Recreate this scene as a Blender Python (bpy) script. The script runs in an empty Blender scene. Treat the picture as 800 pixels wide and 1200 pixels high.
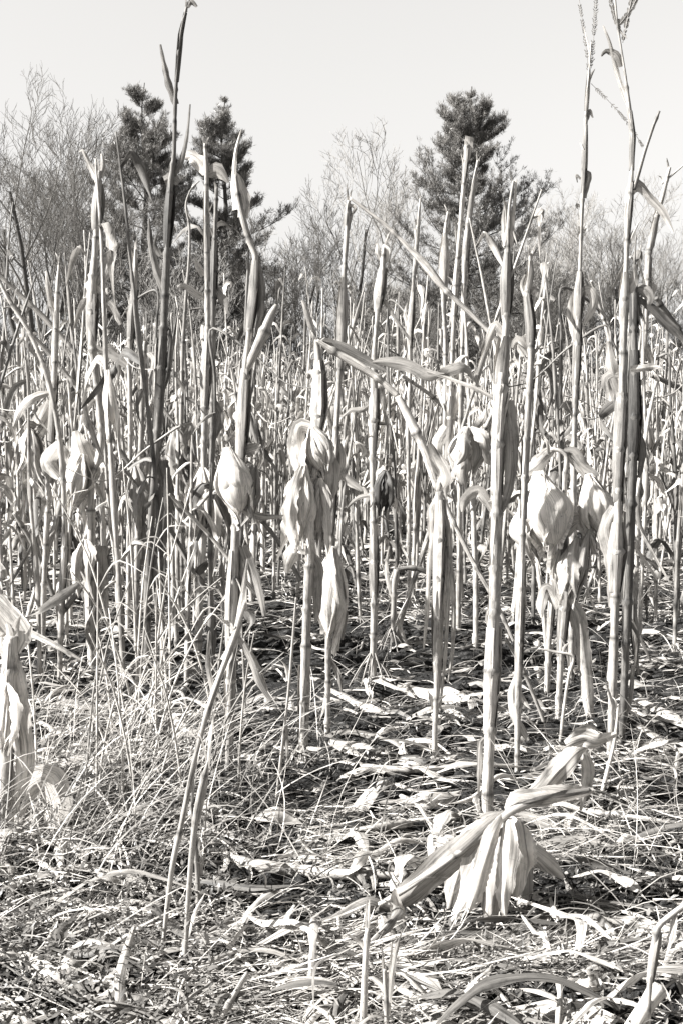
import bpy, math, random
import numpy as np
from mathutils import noise, Vector

C = bpy.context.scene.collection
R = math.radians
rng = random.Random(7)
NR = np.random.RandomState(11)

# ------------------------------------------------------------------ camera
CAM_H = 1.05
PITCH = R(3.78)
F_PX = 1667.0
scene = bpy.context.scene
cam_d = bpy.data.cameras.new('camera'); cam = bpy.data.objects.new('camera', cam_d); C.objects.link(cam)
cam.location = (0, 0, CAM_H)
cam.rotation_euler = (math.pi/2 - PITCH, 0, 0)
cam_d.sensor_fit = 'VERTICAL'; cam_d.sensor_height = 36.0
cam_d.lens = F_PX/1200*36.0
cam_d.clip_start = 0.05; cam_d.clip_end = 2000
scene.camera = cam
scene.render.resolution_x = 682; scene.render.resolution_y = 1024

# ------------------------------------------------------------------ sky, sun, exposure
SUN_EL = R(37)
SUN_AZ = math.atan2(-0.95, -0.31)          # towards the sun: over the left shoulder
w = bpy.data.worlds.new('World'); scene.world = w; w.use_nodes = True
nt = w.node_tree; nt.nodes.clear()
sky = nt.nodes.new('ShaderNodeTexSky'); sky.sky_type = 'NISHITA'; sky.sun_disc = False
sky.sun_elevation = SUN_EL; sky.sun_rotation = SUN_AZ
sky.altitude = 0; sky.air_density = 1.0; sky.dust_density = 2.5; sky.ozone_density = 1.0
bw = nt.nodes.new('ShaderNodeRGBToBW')
tint = nt.nodes.new('ShaderNodeMix'); tint.data_type = 'RGBA'; tint.blend_type = 'MULTIPLY'
tint.inputs[0].default_value = 1.0; tint.inputs[7].default_value = (1.0, 0.985, 0.965, 1)
bg = nt.nodes.new('ShaderNodeBackground'); bg.inputs[1].default_value = 0.05
out = nt.nodes.new('ShaderNodeOutputWorld')
nt.links.new(sky.outputs[0], bw.inputs[0]); nt.links.new(bw.outputs[0], tint.inputs[6])
# a hazy bright band low in the sky, clearer and darker overhead
tc = nt.nodes.new('ShaderNodeTexCoord'); sx = nt.nodes.new('ShaderNodeSeparateXYZ'); nt.links.new(tc.outputs['Generated'], sx.inputs[0])
mr = nt.nodes.new('ShaderNodeMapRange'); mr.interpolation_type = 'SMOOTHSTEP'; nt.links.new(sx.outputs[2], mr.inputs[0])
for i_, v_ in ((1, 0.27), (2, 0.46), (3, 1.95), (4, 0.23)): mr.inputs[i_].default_value = v_
mr2 = nt.nodes.new('ShaderNodeMapRange'); nt.links.new(sx.outputs[2], mr2.inputs[0])     # Rayleigh fall-off evened out by the haze
for i_, v_ in ((1, 0.0), (2, 0.30), (3, 0.77), (4, 1.27)): mr2.inputs[i_].default_value = v_
mm = nt.nodes.new('ShaderNodeMath'); mm.operation = 'MULTIPLY'; nt.links.new(mr.outputs[0], mm.inputs[0]); nt.links.new(mr2.outputs[0], mm.inputs[1])
hz = nt.nodes.new('ShaderNodeVectorMath'); hz.operation = 'SCALE'; nt.links.new(tint.outputs[2], hz.inputs[0]); nt.links.new(mm.outputs[0], hz.inputs['Scale'])
nt.links.new(hz.outputs[0], bg.inputs[0]); nt.links.new(bg.outputs[0], out.inputs[0])
sd = bpy.data.lights.new('sun', 'SUN'); sd.energy = 5.0; sd.angle = R(0.5); sd.color = (1.0, 0.985, 0.96)
sun = bpy.data.objects.new('sun', sd); C.objects.link(sun)
dirs = Vector((-math.sin(SUN_AZ)*math.cos(SUN_EL), -math.cos(SUN_AZ)*math.cos(SUN_EL), -math.sin(SUN_EL)))
sun.rotation_euler = dirs.to_track_quat('-Z', 'Y').to_euler()
vs = scene.view_settings
vs.view_transform = 'Standard'; vs.look = 'None'; vs.gamma = 1; vs.exposure = 1.55; vs.use_curve_mapping = False
scene.display_settings.display_device = 'sRGB'
scene.cycles.use_denoising = True
scene.cycles.max_bounces = 5; scene.cycles.diffuse_bounces = 1; scene.cycles.glossy_bounces = 1
scene.cycles.transmission_bounces = 2; scene.cycles.transparent_max_bounces = 4

# ------------------------------------------------------------------ ground shape
ROW0, ROWS = 4.05, 0.76
def gz(x, y):
    d = math.hypot(x, y)
    f = 1.0/(1.0 + (d/14.0)**2)
    z = 0.016*math.cos((y - ROW0)/ROWS*2*math.pi)*(1.0 if y < 40 else 0.0)
    z += 0.035*noise.noise((x*1.1, y*1.1, 3.1))
    z += f*0.030*noise.noise((x*4.2, y*4.2, 7.7))
    if d < 13:
        z += f*0.016*noise.noise((x*13, y*13, 1.7)) + f*0.008*noise.noise((x*34, y*34, 5.2))
    return z

def ray(px, py):
    a = (600.0 - py); b = px - 400.0
    return (b, F_PX*math.cos(PITCH) + a*math.sin(PITCH), -F_PX*math.sin(PITCH) + a*math.cos(PITCH))
def P(px, py, Y):                       # the point at depth Y that stands where the eye sees it
    d = ray(px, py); k = Y/d[1]
    return np.array((d[0]*k, Y, CAM_H + d[2]*k))
def G(px, py):                          # the ground point seen there
    d = ray(px, py); k = CAM_H/(-d[2]); 
    for _ in range(4):
        k = (CAM_H - gz(d[0]*k, d[1]*k))/(-d[2])
    return d[0]*k, d[1]*k

# ------------------------------------------------------------------ materials
def val(nt, v): n = nt.nodes.new('ShaderNodeValue'); n.outputs[0].default_value = v; return n.outputs[0]
def math_n(nt, op, a, b=None):
    n = nt.nodes.new('ShaderNodeMath'); n.operation = op
    for i, q in enumerate((a, b)):
        if q is None: continue
        if isinstance(q, (int, float)): n.inputs[i].default_value = q
        else: nt.links.new(q, n.inputs[i])
    return n.outputs[0]
def ramp(nt, src, stops):
    n = nt.nodes.new('ShaderNodeValToRGB'); e = n.color_ramp.elements
    while len(e) < len(stops): e.new(0.5)
    for el, (p, v) in zip(e, stops): el.position = p; el.color = (v, v*0.985, v*0.965, 1)
    nt.links.new(src, n.inputs[0]); return n.outputs[0]
def tex(nt, vec, scale, det=3, rough=0.6, dist=0.0):
    n = nt.nodes.new('ShaderNodeTexNoise'); n.inputs['Scale'].default_value = scale
    n.inputs['Detail'].default_value = det; n.inputs['Roughness'].default_value = rough
    n.inputs['Distortion'].default_value = dist
    nt.links.new(vec, n.inputs['Vector']); return n.outputs[0]

def plant_mat(name, lo, hi, su=9.0, sv=1.2, rough=0.55, trans=0.25, bump=0.3, spots=0.5, spec=0.3):
    """dry fibrous plant skin; attribute uvt = (across in cm-ish, along in cm-ish, tone)"""
    m = bpy.data.materials.new(name); m.use_nodes = True; nt = m.node_tree; nt.nodes.clear()
    at = nt.nodes.new('ShaderNodeAttribute'); at.attribute_name = 'uvt'
    sep = nt.nodes.new('ShaderNodeSeparateXYZ'); nt.links.new(at.outputs['Vector'], sep.inputs[0])
    oi = nt.nodes.new('ShaderNodeObjectInfo')
    rz = math_n(nt, 'MULTIPLY', oi.outputs['Random'], 50.0)
    def uv(a, b):
        c = nt.nodes.new('ShaderNodeCombineXYZ')
        nt.links.new(math_n(nt, 'MULTIPLY', sep.outputs[0], a), c.inputs[0])
        nt.links.new(math_n(nt, 'MULTIPLY', sep.outputs[1], b), c.inputs[1])
        nt.links.new(rz, c.inputs[2]); return c.outputs[0]
    fib = tex(nt, uv(su, sv*0.10), 1.0, 4, 0.7, 0.5)
    speck = tex(nt, uv(3.0, 1.6), 1.0, 2, 0.5)
    fib2 = tex(nt, uv(su*3.1, sv*0.22), 1.0, 2, 0.6)
    blot = tex(nt, uv(0.55, 0.22), 1.0, 4, 0.65)
    f = math_n(nt, 'ADD', math_n(nt, 'MULTIPLY', fib, 0.6), math_n(nt, 'MULTIPLY', fib2, 0.4))
    col = ramp(nt, f, [(0.34, lo), (0.45, lo*0.45 + hi*0.55), (0.56, hi)])
    sp = ramp(nt, blot, [(0.30, 1.0 - spots), (0.45, 1.0 - spots*0.25), (0.56, 1.0)])
    spk = ramp(nt, speck, [(0.25, 0.30), (0.30, 1.0)])
    mk = nt.nodes.new('ShaderNodeMix'); mk.data_type = 'RGBA'; mk.blend_type = 'MULTIPLY'; mk.inputs[0].default_value = 1
    nt.links.new(sp, mk.inputs[6]); nt.links.new(spk, mk.inputs[7]); sp = mk.outputs[2]
    mx = nt.nodes.new('ShaderNodeMix'); mx.data_type = 'RGBA'; mx.blend_type = 'MULTIPLY'; mx.inputs[0].default_value = 1
    nt.links.new(col, mx.inputs[6]); nt.links.new(sp, mx.inputs[7])
    m2 = nt.nodes.new('ShaderNodeMix'); m2.data_type = 'RGBA'; m2.blend_type = 'MULTIPLY'; m2.inputs[0].default_value = 1
    nt.links.new(mx.outputs[2], m2.inputs[6]); nt.links.new(oi.outputs['Color'], m2.inputs[7])
    m3 = nt.nodes.new('ShaderNodeVectorMath'); m3.operation = 'SCALE'
    nt.links.new(m2.outputs[2], m3.inputs[0]); nt.links.new(sep.outputs[2], m3.inputs['Scale'])
    b = nt.nodes.new('ShaderNodeBsdfPrincipled'); b.inputs['Roughness'].default_value = rough
    b.inputs['Specular IOR Level'].default_value = spec
    nt.links.new(m3.outputs[0], b.inputs['Base Color'])
    if bump:
        bp = nt.nodes.new('ShaderNodeBump'); bp.inputs['Strength'].default_value = bump; bp.inputs['Distance'].default_value = 0.002
        nt.links.new(f, bp.inputs['Height']); nt.links.new(bp.outputs[0], b.inputs['Normal'])
    o = nt.nodes.new('ShaderNodeOutputMaterial')
    if trans:
        t = nt.nodes.new('ShaderNodeBsdfTranslucent'); nt.links.new(m3.outputs[0], t.inputs[0])
        s = nt.nodes.new('ShaderNodeMixShader'); s.inputs[0].default_value = trans
        nt.links.new(b.outputs[0], s.inputs[1]); nt.links.new(t.outputs[0], s.inputs[2]); nt.links.new(s.outputs[0], o.inputs[0])
    else: nt.links.new(b.outputs[0], o.inputs[0])
    return m

M = {}
M['stem'] = plant_mat('dry stem', 0.07, 0.62, su=1.9, sv=0.7, trans=0, bump=0.5, spots=0.5, spec=0.35)
M['leaf'] = plant_mat('dry leaf', 0.13, 0.64, su=1.5, sv=0.5, trans=0.18, bump=0.5, spots=0.55)
M['husk'] = plant_mat('dry husk', 0.26, 0.74, su=1.9, sv=0.3, trans=0.14, bump=0.6, spots=0.35)
M['straw'] = plant_mat('dry straw', 0.13, 0.64, su=3, sv=0.6, trans=0.1, bump=0, spots=0.6)
M['weed'] = plant_mat('weed leaf', 0.05, 0.17, su=3, sv=0.6, trans=0.15, bump=0, spots=0.4, rough=0.4, spec=0.5)
M['bark'] = plant_mat('bark', 0.05, 0.15, su=3, sv=1.5, trans=0, bump=0.5, spots=0.4)
M['twig'] = plant_mat('twig bark', 0.15, 0.34, su=2, sv=1.5, trans=0, bump=0, spots=0.3)
M['needle'] = plant_mat('pine needle', 0.08, 0.26, su=3, sv=1, trans=0.15, bump=0, spots=0.3, rough=0.45, spec=0.5)

def soil_mat():
    m = bpy.data.materials.new('field soil'); m.use_nodes = True; nt = m.node_tree
    b = nt.nodes['Principled BSDF']; b.inputs['Roughness'].default_value = 0.95; b.inputs['Specular IOR Level'].default_value = 0.15
    g = nt.nodes.new('ShaderNodeNewGeometry')
    a = tex(nt, g.outputs['Position'], 9, 6, 0.7); c = tex(nt, g.outputs['Position'], 70, 4, 0.75)
    d = tex(nt, g.outputs['Position'], 1.3, 3, 0.6)
    s = math_n(nt, 'ADD', math_n(nt, 'MULTIPLY', a, 0.45), math_n(nt, 'MULTIPLY', c, 0.55))
    col = ramp(nt, s, [(0.34, 0.010), (0.5, 0.026), (0.58, 0.06), (0.68, 0.22)])
    nt.links.new(col, b.inputs['Base Color'])
    bp = nt.nodes.new('ShaderNodeBump'); bp.inputs['Strength'].default_value = 1.0; bp.inputs['Distance'].default_value = 0.02
    nt.links.new(s, bp.inputs['Height']); nt.links.new(bp.outputs[0], b.inputs['Normal'])
    return m
M['soil'] = soil_mat()

# ------------------------------------------------------------------ mesh collector
class MB:
    def __init__(s): s.v = []; s.f = []; s.a = []; s.n = 0
    def add(s, v, f, a):
        v = np.asarray(v, float).reshape(-1, 3); f = np.asarray(f, int); a = np.asarray(a, float).reshape(-1, 3)
        s.v.append(v); s.f.append(f + s.n); s.a.append(a); s.n += len(v)
    def merged(s):
        return np.concatenate(s.v), np.concatenate([f.reshape(-1, 4) for f in s.f]), np.concatenate(s.a)
    def mesh(s, name, mat, origin=(0, 0, 0), smooth=True):
        v, f, a = s.merged(); v = v - np.asarray(origin)
        me = bpy.data.meshes.new(name)
        nv, nf = len(v), len(f)
        tri = f[:, 2] == f[:, 3]
        cnt = np.where(tri, 3, 4); start = np.concatenate(([0], np.cumsum(cnt)[:-1]))
        mask = np.ones((nf, 4), bool); mask[tri, 3] = False
        loops = f[mask]
        me.vertices.add(nv); me.vertices.foreach_set('co', v.ravel().astype(np.float32))
        me.loops.add(len(loops)); me.loops.foreach_set('vertex_index', loops.astype(np.int32))
        me.polygons.add(nf); me.polygons.foreach_set('loop_start', start.astype(np.int32))
        me.polygons.foreach_set('use_smooth', np.full(nf, smooth))
        at = me.attributes.new('uvt', 'FLOAT_VECTOR', 'POINT'); at.data.foreach_set('vector', a.ravel().astype(np.float32))
        me.materials.append(mat); me.update(calc_edges=True); me.validate()
        return me
    def obj(s, name, mat, parent=None, origin=(0, 0, 0), tone=1.0, smooth=True):
        o = bpy.data.objects.new(name, s.mesh(name, mat, origin, smooth)); C.objects.link(o)
        if parent is not None: o.parent = parent
        o.color = (tone, tone, tone, 1); return o

def tag(o, label=None, cat=None, group=None, kind=None):
    if label: o['label'] = label
    if cat: o['category'] = cat
    if group: o['group'] = group
    if kind: o['kind'] = kind
    return o
def empty(name, loc, label, cat, group=None):
    o = bpy.data.objects.new(name, None); C.objects.link(o); o.location = [float(q) for q in loc]
    o.empty_display_size = 0.05; return tag(o, label, cat, group)

def unit(v): return v/(np.linalg.norm(v, axis=-1, keepdims=True) + 1e-12)
def spline(pts, n):
    """Catmull-Rom through rows of pts (any columns), n samples spread by arc length; also the control index of each"""
    p = np.asarray(pts, float); k = len(p)
    if k == 2:
        t = np.linspace(0, 1, n)[:, None]; return p[0]*(1-t) + p[1]*t, np.linspace(0, 1, n)
    seg = np.linalg.norm(np.diff(p[:, :3], axis=0), axis=1); cum = np.concatenate(([0], np.cumsum(seg)))
    s = np.linspace(0, cum[-1], n); i = np.clip(np.searchsorted(cum, s, 'right') - 1, 0, k-2)
    t = ((s - cum[i])/(seg[i] + 1e-9))[:, None]
    a = p[np.clip(i-1, 0, k-1)]; b = p[i]; c = p[i+1]; d = p[np.clip(i+2, 0, k-1)]
    # damp tangents so uneven spacing does not overshoot
    lb = seg[i][:, None]; la = seg[np.clip(i-1, 0, k-2)][:, None]; lc = seg[np.clip(i+1, 0, k-2)][:, None]
    m1 = (c - a)*lb/(la + lb + 1e-9)*0.9; m2 = (d - b)*lb/(lb + lc + 1e-9)*0.9
    t2 = t*t; t3 = t2*t
    return (2*t3-3*t2+1)*b + (t3-2*t2+t)*m1 + (-2*t3+3*t2)*c + (t3-t2)*m2, i + t[:, 0]
def frames(c, ref=(0.0, -1.0, 0.0)):
    t = unit(np.gradient(c, axis=0)); r = np.broadcast_to(np.asarray(ref, float), t.shape).copy()
    bad = np.abs((t*r).sum(1)) > 0.95; r[bad] = (0.3, 0.2, 0.93)
    s = unit(np.cross(t, r)); n = unit(np.cross(s, t)); return t, s, n     # s: sideways, n: toward ref
def quads(nu, nv, wrap=False):
    """grid nu along, nv across"""
    i = np.arange(nu-1)[:, None]; j = np.arange(nv if wrap else nv-1)[None, :]; j2 = (j+1) % nv
    return np.stack([i*nv+j, i*nv+j2, (i+1)*nv+j2, (i+1)*nv+j], -1).reshape(-1, 4)

def tube(mb, c, r, ns=8, tone=None, flute=0.0, cap=True, v0=0.0, ref=(0, -1, 0)):
    c = np.asarray(c, float); n = len(c); r = np.broadcast_to(r, (n,)) if np.ndim(r) < 2 else r
    t, s, nn = frames(c, ref)
    a = np.linspace(0, 2*math.pi, ns, endpoint=False)
    rr = r[:, None]*(1 + flute*np.cos(a*3)[None, :])
    v = c[:, None, :] + rr[..., None]*(np.cos(a)[None, :, None]*s[:, None, :] + np.sin(a)[None, :, None]*nn[:, None, :])
    L = np.concatenate(([0], np.cumsum(np.linalg.norm(np.diff(c, axis=0), axis=1))))*100 + v0
    u = np.abs(((a/math.pi) - 1))*math.pi*float(np.mean(r))*100
    tn = np.ones(n) if tone is None else tone
    at = np.stack([np.broadcast_to(u[None, :], (n, ns)), np.broadcast_to(L[:, None], (n, ns)), np.broadcast_to(np.asarray(tn)[:, None], (n, ns))], -1)
    f = quads(n, ns, True)
    v = v.reshape(-1, 3); at = at.reshape(-1, 3)
    if cap:
        b = len(v); v = np.concatenate([v, c[-1:], c[:1]]); at = np.concatenate([at, at[-1:]*0.9, at[:1]])
        j = np.arange(ns); j2 = (j+1) % ns; o = (n-1)*ns
        f = np.concatenate([f, np.stack([o+j, o+j2, np.full(ns, b), np.full(ns, b)], -1), np.stack([j2, j, np.full(ns, b+1), np.full(ns, b+1)], -1)])
    mb.add(v, f, at)

def stem_tube(mb, pts, n, ns=9, node=0.15, seed=0, top_jag=True, v0=0.0):
    """corn stem: nodes as swollen dark-edged rings, slight kinks"""
    c, _ = spline(pts, n); r = c[:, 3].copy(); c = c[:, :3]
    L = np.concatenate(([0], np.cumsum(np.linalg.norm(np.diff(c, axis=0), axis=1))))
    rs = random.Random(seed); tone = np.full(n, 1.0); x = rs.uniform(0.03, node)
    tone *= 0.92 + 0.16*np.sin(L*7 + seed)
    r *= 1 + 0.07*np.sin(L*19 + seed) + 0.03*np.sin(L*61 + 2*seed)
    while x < L[-1]:
        d = (L - x)
        r *= 1 + 0.42*np.exp(-(d/0.006)**2)
        r *= 1 - 0.10*np.exp(-((d-0.018)/0.010)**2)
        tone *= 1 - 0.78*np.exp(-((d-0.006)/0.0055)**2)
        tone *= 1 + 0.12*np.exp(-((d+0.012)/0.008)**2)
        x += node*rs.uniform(0.75, 1.25)
    tube(mb, c, r, ns, tone, flute=0.07, v0=v0 + seed*13.0)

def ribbon(mb, pts, n=14, nc=5, fold=0.25, twist=0.0, twist1=None, wave=0.12, seed=0, ref=(0, -1, 0), tone=1.0, taper=True, curl=0.0, rip=0.0):
    """leaf blade: pts rows (x,y,z,halfwidth)"""
    c, _ = spline(pts, n); hw = np.maximum(c[:, 3], 0.0004); c = c[:, :3]
    t, s, nn = frames(c, ref)
    tw = np.linspace(twist, twist if twist1 is None else twist1, n)
    ph = seed*1.7
    tw = tw + 0.3*np.sin(np.linspace(0, 5, n) + ph)
    s2 = np.cos(tw)[:, None]*s + np.sin(tw)[:, None]*nn; n2 = -np.sin(tw)[:, None]*s + np.cos(tw)[:, None]*nn
    u = np.linspace(-1, 1, nc)
    q = np.linspace(0, 1, n)
    wav = wave*np.sin(q[:, None]*(9 + seed % 5) + ph + u[None, :]*1.5)*np.abs(u)[None, :]*hw[:, None]
    off = -fold*np.abs(u)[None, :]*hw[:, None] + wav
    ang = u[None, :]*curl*(0.6 + 0.4*np.sin(q*6 + ph))[:, None]
    lat = u[None, :]*hw[:, None]*(np.sinc(ang/math.pi) if curl else 1.0)
    if curl: off = off - hw[:, None]*np.abs(u)[None, :]*np.sin(np.abs(ang))*0.8
    if rip:
        jag = 1 + rip*np.sin(q*37 + ph)*np.sin(q*61 + 2*ph)
        lat = lat*(jag[:, None]*np.abs(u)[None, :]**3 + 1 - np.abs(u)[None, :]**3)
    v = c[:, None, :] + lat[..., None]*s2[:, None, :] + off[..., None]*n2[:, None, :]
    L = np.concatenate(([0], np.cumsum(np.linalg.norm(np.diff(c, axis=0), axis=1))))*100
    uu = u[None, :]*hw[:, None]*100
    tn = tone*(1 + 0.12*(np.abs(u)[None, :] < 0.05))*np.ones((n, 1))
    at = np.stack([np.broadcast_to(uu + seed*3.3, (n, nc)), np.broadcast_to(L[:, None] + seed*7.7, (n, nc)), np.broadcast_to(tn, (n, nc))], -1)
    mb.add(v, quads(n, nc), at)

def sheath(mb, c, r, swell, gap=0.0, open_=1.5, n=16, nc=11, seed=0, tone=1.0, flare=0.35):
    """leaf sheath wrapped round a stem: open tube, bulging in the middle, slit facing angle gap"""
    c2, _ = spline(np.column_stack([c, r]), n); r = c2[:, 3]; c = c2[:, :3]
    t, s, nn = frames(c); q = np.linspace(0, 1, n)
    prof = 1.12 + (swell - 1.12)*np.sin(math.pi*np.clip(q*0.92 + 0.06, 0, 1))**1.1
    a = gap + open_/2 + np.linspace(0, 1, nc)*(2*math.pi - open_ + 0.9*(1-q)[:, None])   # overlaps at its foot
    e = np.abs(np.linspace(-1, 1, nc))[None, :]**5
    rr = r[:, None]*prof[:, None]*(1 + flare*e*q[:, None]) + 0.0006*np.linspace(0, 1, nc)[None, :]
    rr = rr*(1 + 0.05*np.sin(a*5 + seed))
    flat = 0.72
    v = c[:, None, :] + rr[..., None]*(np.cos(a)[..., None]*s[:, None, :] + flat*np.sin(a)[..., None]*nn[:, None, :])
    L = np.concatenate(([0], np.cumsum(np.linalg.norm(np.diff(c, axis=0), axis=1))))*100
    at = np.stack([a*r.mean()*100*swell, np.broadcast_to(L[:, None] + seed*5, (n, nc)), np.full((n, nc), tone)*(1 - 0.35*np.exp(-(q/0.05)**2))[:, None]], -1)
    mb.add(v, quads(n, nc), at)

def husk_blade(mb, top, bot, w, ang, half, lenf, flare, seed, n=14, nc=9, bulge=1.0, tone=1.0, skew=0.0):
    """one husk leaf: starts at top, wraps round the ear axis, ends in a point"""
    top = np.asarray(top, float); bot = np.asarray(bot, float); ax = bot - top; Ln = np.linalg.norm(ax); ax = ax/Ln
    e1 = unit(np.cross(ax, (0.1, 1, 0.05))); e2 = np.cross(ax, e1)
    q = np.linspace(0, 1, n); rs = random.Random(seed)
    rad = w*0.5*bulge*(0.07 + 0.93*np.sin(math.pi*np.clip(q**1.15*0.9 + 0.015, 0, 1))**0.95)
    rad = np.where(q > 0.55, rad*(1-(q-0.55)/0.45) + (w*0.5*(0.55 + flare))*((q-0.55)/0.45), rad)
    hw = half*np.clip(np.sin(math.pi*np.clip(q, 0, 1)**0.72), 0, 1)**0.65; hw = np.maximum(hw*(1-q**6), 0.02); hw[0] = half*0.5; hw *= 1 + 0.10*np.sin(q*31 + seed)*np.sin(q*53 + 2*seed)
    u = np.linspace(-1, 1, nc)
    a = ang + u[None, :]*hw[:, None] + skew*q[:, None]
    rr = rad[:, None]*(1 - 0.10*np.abs(u)[None, :]*math.cos(seed)) + 0.04*w*np.sin(u[None, :]*9 + seed)*q[:, None] + 0.018*w*np.sin(u[None, :]*(15 + seed % 4) + 2*seed + q[:, None]*3) + 0.05*w*np.sin(q[:, None]*7 + u[None, :]*2.5 + seed)
    ln = (q[:, None] + 0.05*np.sin(u*3 + seed)[None, :]*q[:, None])*Ln*lenf
    v = top + ax*ln[..., None] + rr[..., None]*(np.cos(a)[..., None]*e1 + 0.85*np.sin(a)[..., None]*e2)
    at = np.stack([np.broadcast_to(u[None, :]*hw[:, None]*rad[:, None]*100 + seed*2.1, (n, nc)), ln*100 + seed, np.full((n, nc), tone)*(0.93 + 0.1*np.abs(u)[None, :])], -1)
    mb.add(v, quads(n, nc), at)
def husk_core(mb, top, bot, w, ns=12, n=12, tone=1.0, seed=0):
    top = np.asarray(top, float); bot = np.asarray(bot, float)
    q = np.linspace(0, 1, n)[:, None]; c = top*(1-q) + bot*q
    r = w*0.5*0.88*(0.07 + 0.93*np.sin(math.pi*np.clip(q[:, 0]**1.2*0.93 + 0.015, 0, 1))**0.95)
    r[-1] = w*0.04
    tube(mb, c, r, ns, np.full(n, tone), flute=0.05, v0=seed*9)
def roots(mb, x, y, z0, hub, rb, k, seed, spread=0.055):
    rs = random.Random(seed)
    for i in range(k):
        a = 2*math.pi*i/k + rs.uniform(-.25, .25); sp = spread*rs.uniform(.7, 1.25)
        p = [(x + rb*math.cos(a)*0.8, y + rb*math.sin(a)*0.8, z0 + hub*rs.uniform(.7, 1.1), 0.0034),
             (x + (rb+sp*0.45)*math.cos(a), y + (rb+sp*0.45)*math.sin(a), z0 + hub*0.5, 0.0032),
             (x + (rb+sp)*math.cos(a), y + (rb+sp)*math.sin(a), z0 - 0.02, 0.0022)]
        c, _ = spline(p, 6); tube(mb, c[:, :3], c[:, 3], 4, np.full(6, 0.8), cap=False)
# ------------------------------------------------------------------ ground, woods
def build_ground():
    def axis(fine0, fine1, step, lo, hi, g):
        a = list(np.arange(fine0, fine1, step)); s = step
        while a[-1] < hi: s *= g; a.append(a[-1] + s)
        b = [fine0]; s = step
        while b[-1] > lo: s *= g; b.append(b[-1] - s)
        return np.array(b[:0:-1] + a)
    xs = axis(-1.6, 1.6, 0.016, -500, 500, 1.022); ys = axis(2.2, 5.5, 0.017, -60, 700, 1.018)
    v = np.empty((len(ys), len(xs), 3))
    for i, y in enumerate(ys):
        for j, x in enumerate(xs):
            v[i, j] = (x, y, gz(float(x), float(y)))
    me = bpy.data.meshes.new('field_ground'); f = quads(len(ys), len(xs))
    me.vertices.add(v.size//3); me.vertices.foreach_set('co', v.ravel().astype(np.float32))
    me.loops.add(f.size); me.loops.foreach_set('vertex_index', f.ravel().astype(np.int32))
    me.polygons.add(len(f)); me.polygons.foreach_set('loop_start', np.arange(0, f.size, 4, dtype=np.int32))
    me.polygons.foreach_set('use_smooth', np.ones(len(f), bool))
    me.materials.append(M['soil']); me.update(calc_edges=True)
    o = bpy.data.objects.new('field_ground', me); C.objects.link(o); tag(o, kind='structure')
build_ground()

def limb(mb, p0, d, L, r0, r1, k, rs, wob, up, ns=4, tone=1.0):
    """a wandering branch of k segments; returns its points"""
    pts = [np.array(p0, float)]; d = np.array(d, float)
    for i in range(k):
        d = unit(d + np.array((rs.gauss(0, wob), rs.gauss(0, wob), rs.gauss(0, wob) + up)))
        pts.append(pts[-1] + d*L/k)
    c = np.array(pts); tube(mb, c, np.linspace(r0, r1, k+1), ns, np.full(k+1, tone), cap=False)
    return c, d

def bare_tree(seed, H, stems=1, spread=0.35, dens=1.0, thick=1.0, twig=0.0075):
    """leafless tree: meshes (trunk, crown) about the origin"""
    rs = random.Random(seed); tr = MB(); cr = MB()
    def grow(mb, p, d, L, r, lev):
        k = 5 if lev < 2 else 3
        c, d2 = limb(mb, p, d, L, r, max(r*0.42, twig*0.6), k, rs, 0.10 + 0.03*lev, 0.10, 5 if lev == 0 else 3)
        if lev >= 4: return
        nb = int((8, 6, 5, 4)[lev]*dens + rs.random())
        for i in range(nb):
            q = 0.28 + 0.70*(i + rs.random())/nb; j = q*(len(c)-1); j0 = min(int(j), len(c)-2); pt = c[j0]*(1-(j-j0)) + c[j0+1]*(j-j0)
            dd = unit(c[j0+1] - c[j0]); side = unit(np.cross(dd, np.array((rs.gauss(0, 1), rs.gauss(0, 1), rs.gauss(0, 1)))))
            an = rs.uniform(0.45, 0.85); nd = unit(dd*math.cos(an) + side*math.sin(an) + np.array((0, 0, 0.22)))
            rr = max(r*(1 - 0.6*q)*rs.uniform(.40, .6), twig)
            grow(cr, pt, nd, L*rs.uniform(.42, .68)*(1.15 - 0.5*q), rr, lev+1)
    for s in range(stems):
        a = rs.uniform(0, 6.28); sp = spread if stems > 1 else 0.05
        grow(tr, (0.25*math.cos(a)*(stems > 1), 0.25*math.sin(a)*(stems > 1), -0.1), unit(np.array((math.cos(a)*sp, math.sin(a)*sp, 1))), H*rs.uniform(.62, .8), 0.011*H*thick, 0)
    return tr.mesh('trunk', M['bark']), cr.mesh('crown', M['twig'], smooth=False)

def tufts(mb, pts, dirs_, size, rs_np, k=15, wid=0.034):
    """bundles of needle sprays: narrow blades round each point"""
    n = len(pts); pts = np.repeat(pts, k, 0); d = np.repeat(dirs_, k, 0)
    dd = unit(d*0.9 + rs_np.normal(0, 0.62, (n*k, 3)) + np.array((0, 0, 0.15)))
    L = size*rs_np.uniform(.5, 1.15, (n*k, 1)); sd = unit(np.cross(dd, rs_np.normal(0, 1, (n*k, 3))))
    st = pts + rs_np.normal(0, size*0.16, (n*k, 3)); w_ = size*wid*rs_np.uniform(.7, 1.5, (n*k, 1))
    a = st; b = st + dd*L*0.45 + sd*w_; c = st + dd*L; e = st + dd*L*0.45 - sd*w_
    v = np.stack([a, b, c, e], 1).reshape(-1, 3); f = np.arange(n*k*4).reshape(-1, 4)
    tn = np.repeat(rs_np.uniform(.7, 1.35, (n*k, 1)), 4, 0)
    mb.add(v, f, np.concatenate([v[:, :1]*9, v[:, 2:]*9, tn], 1))

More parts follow.
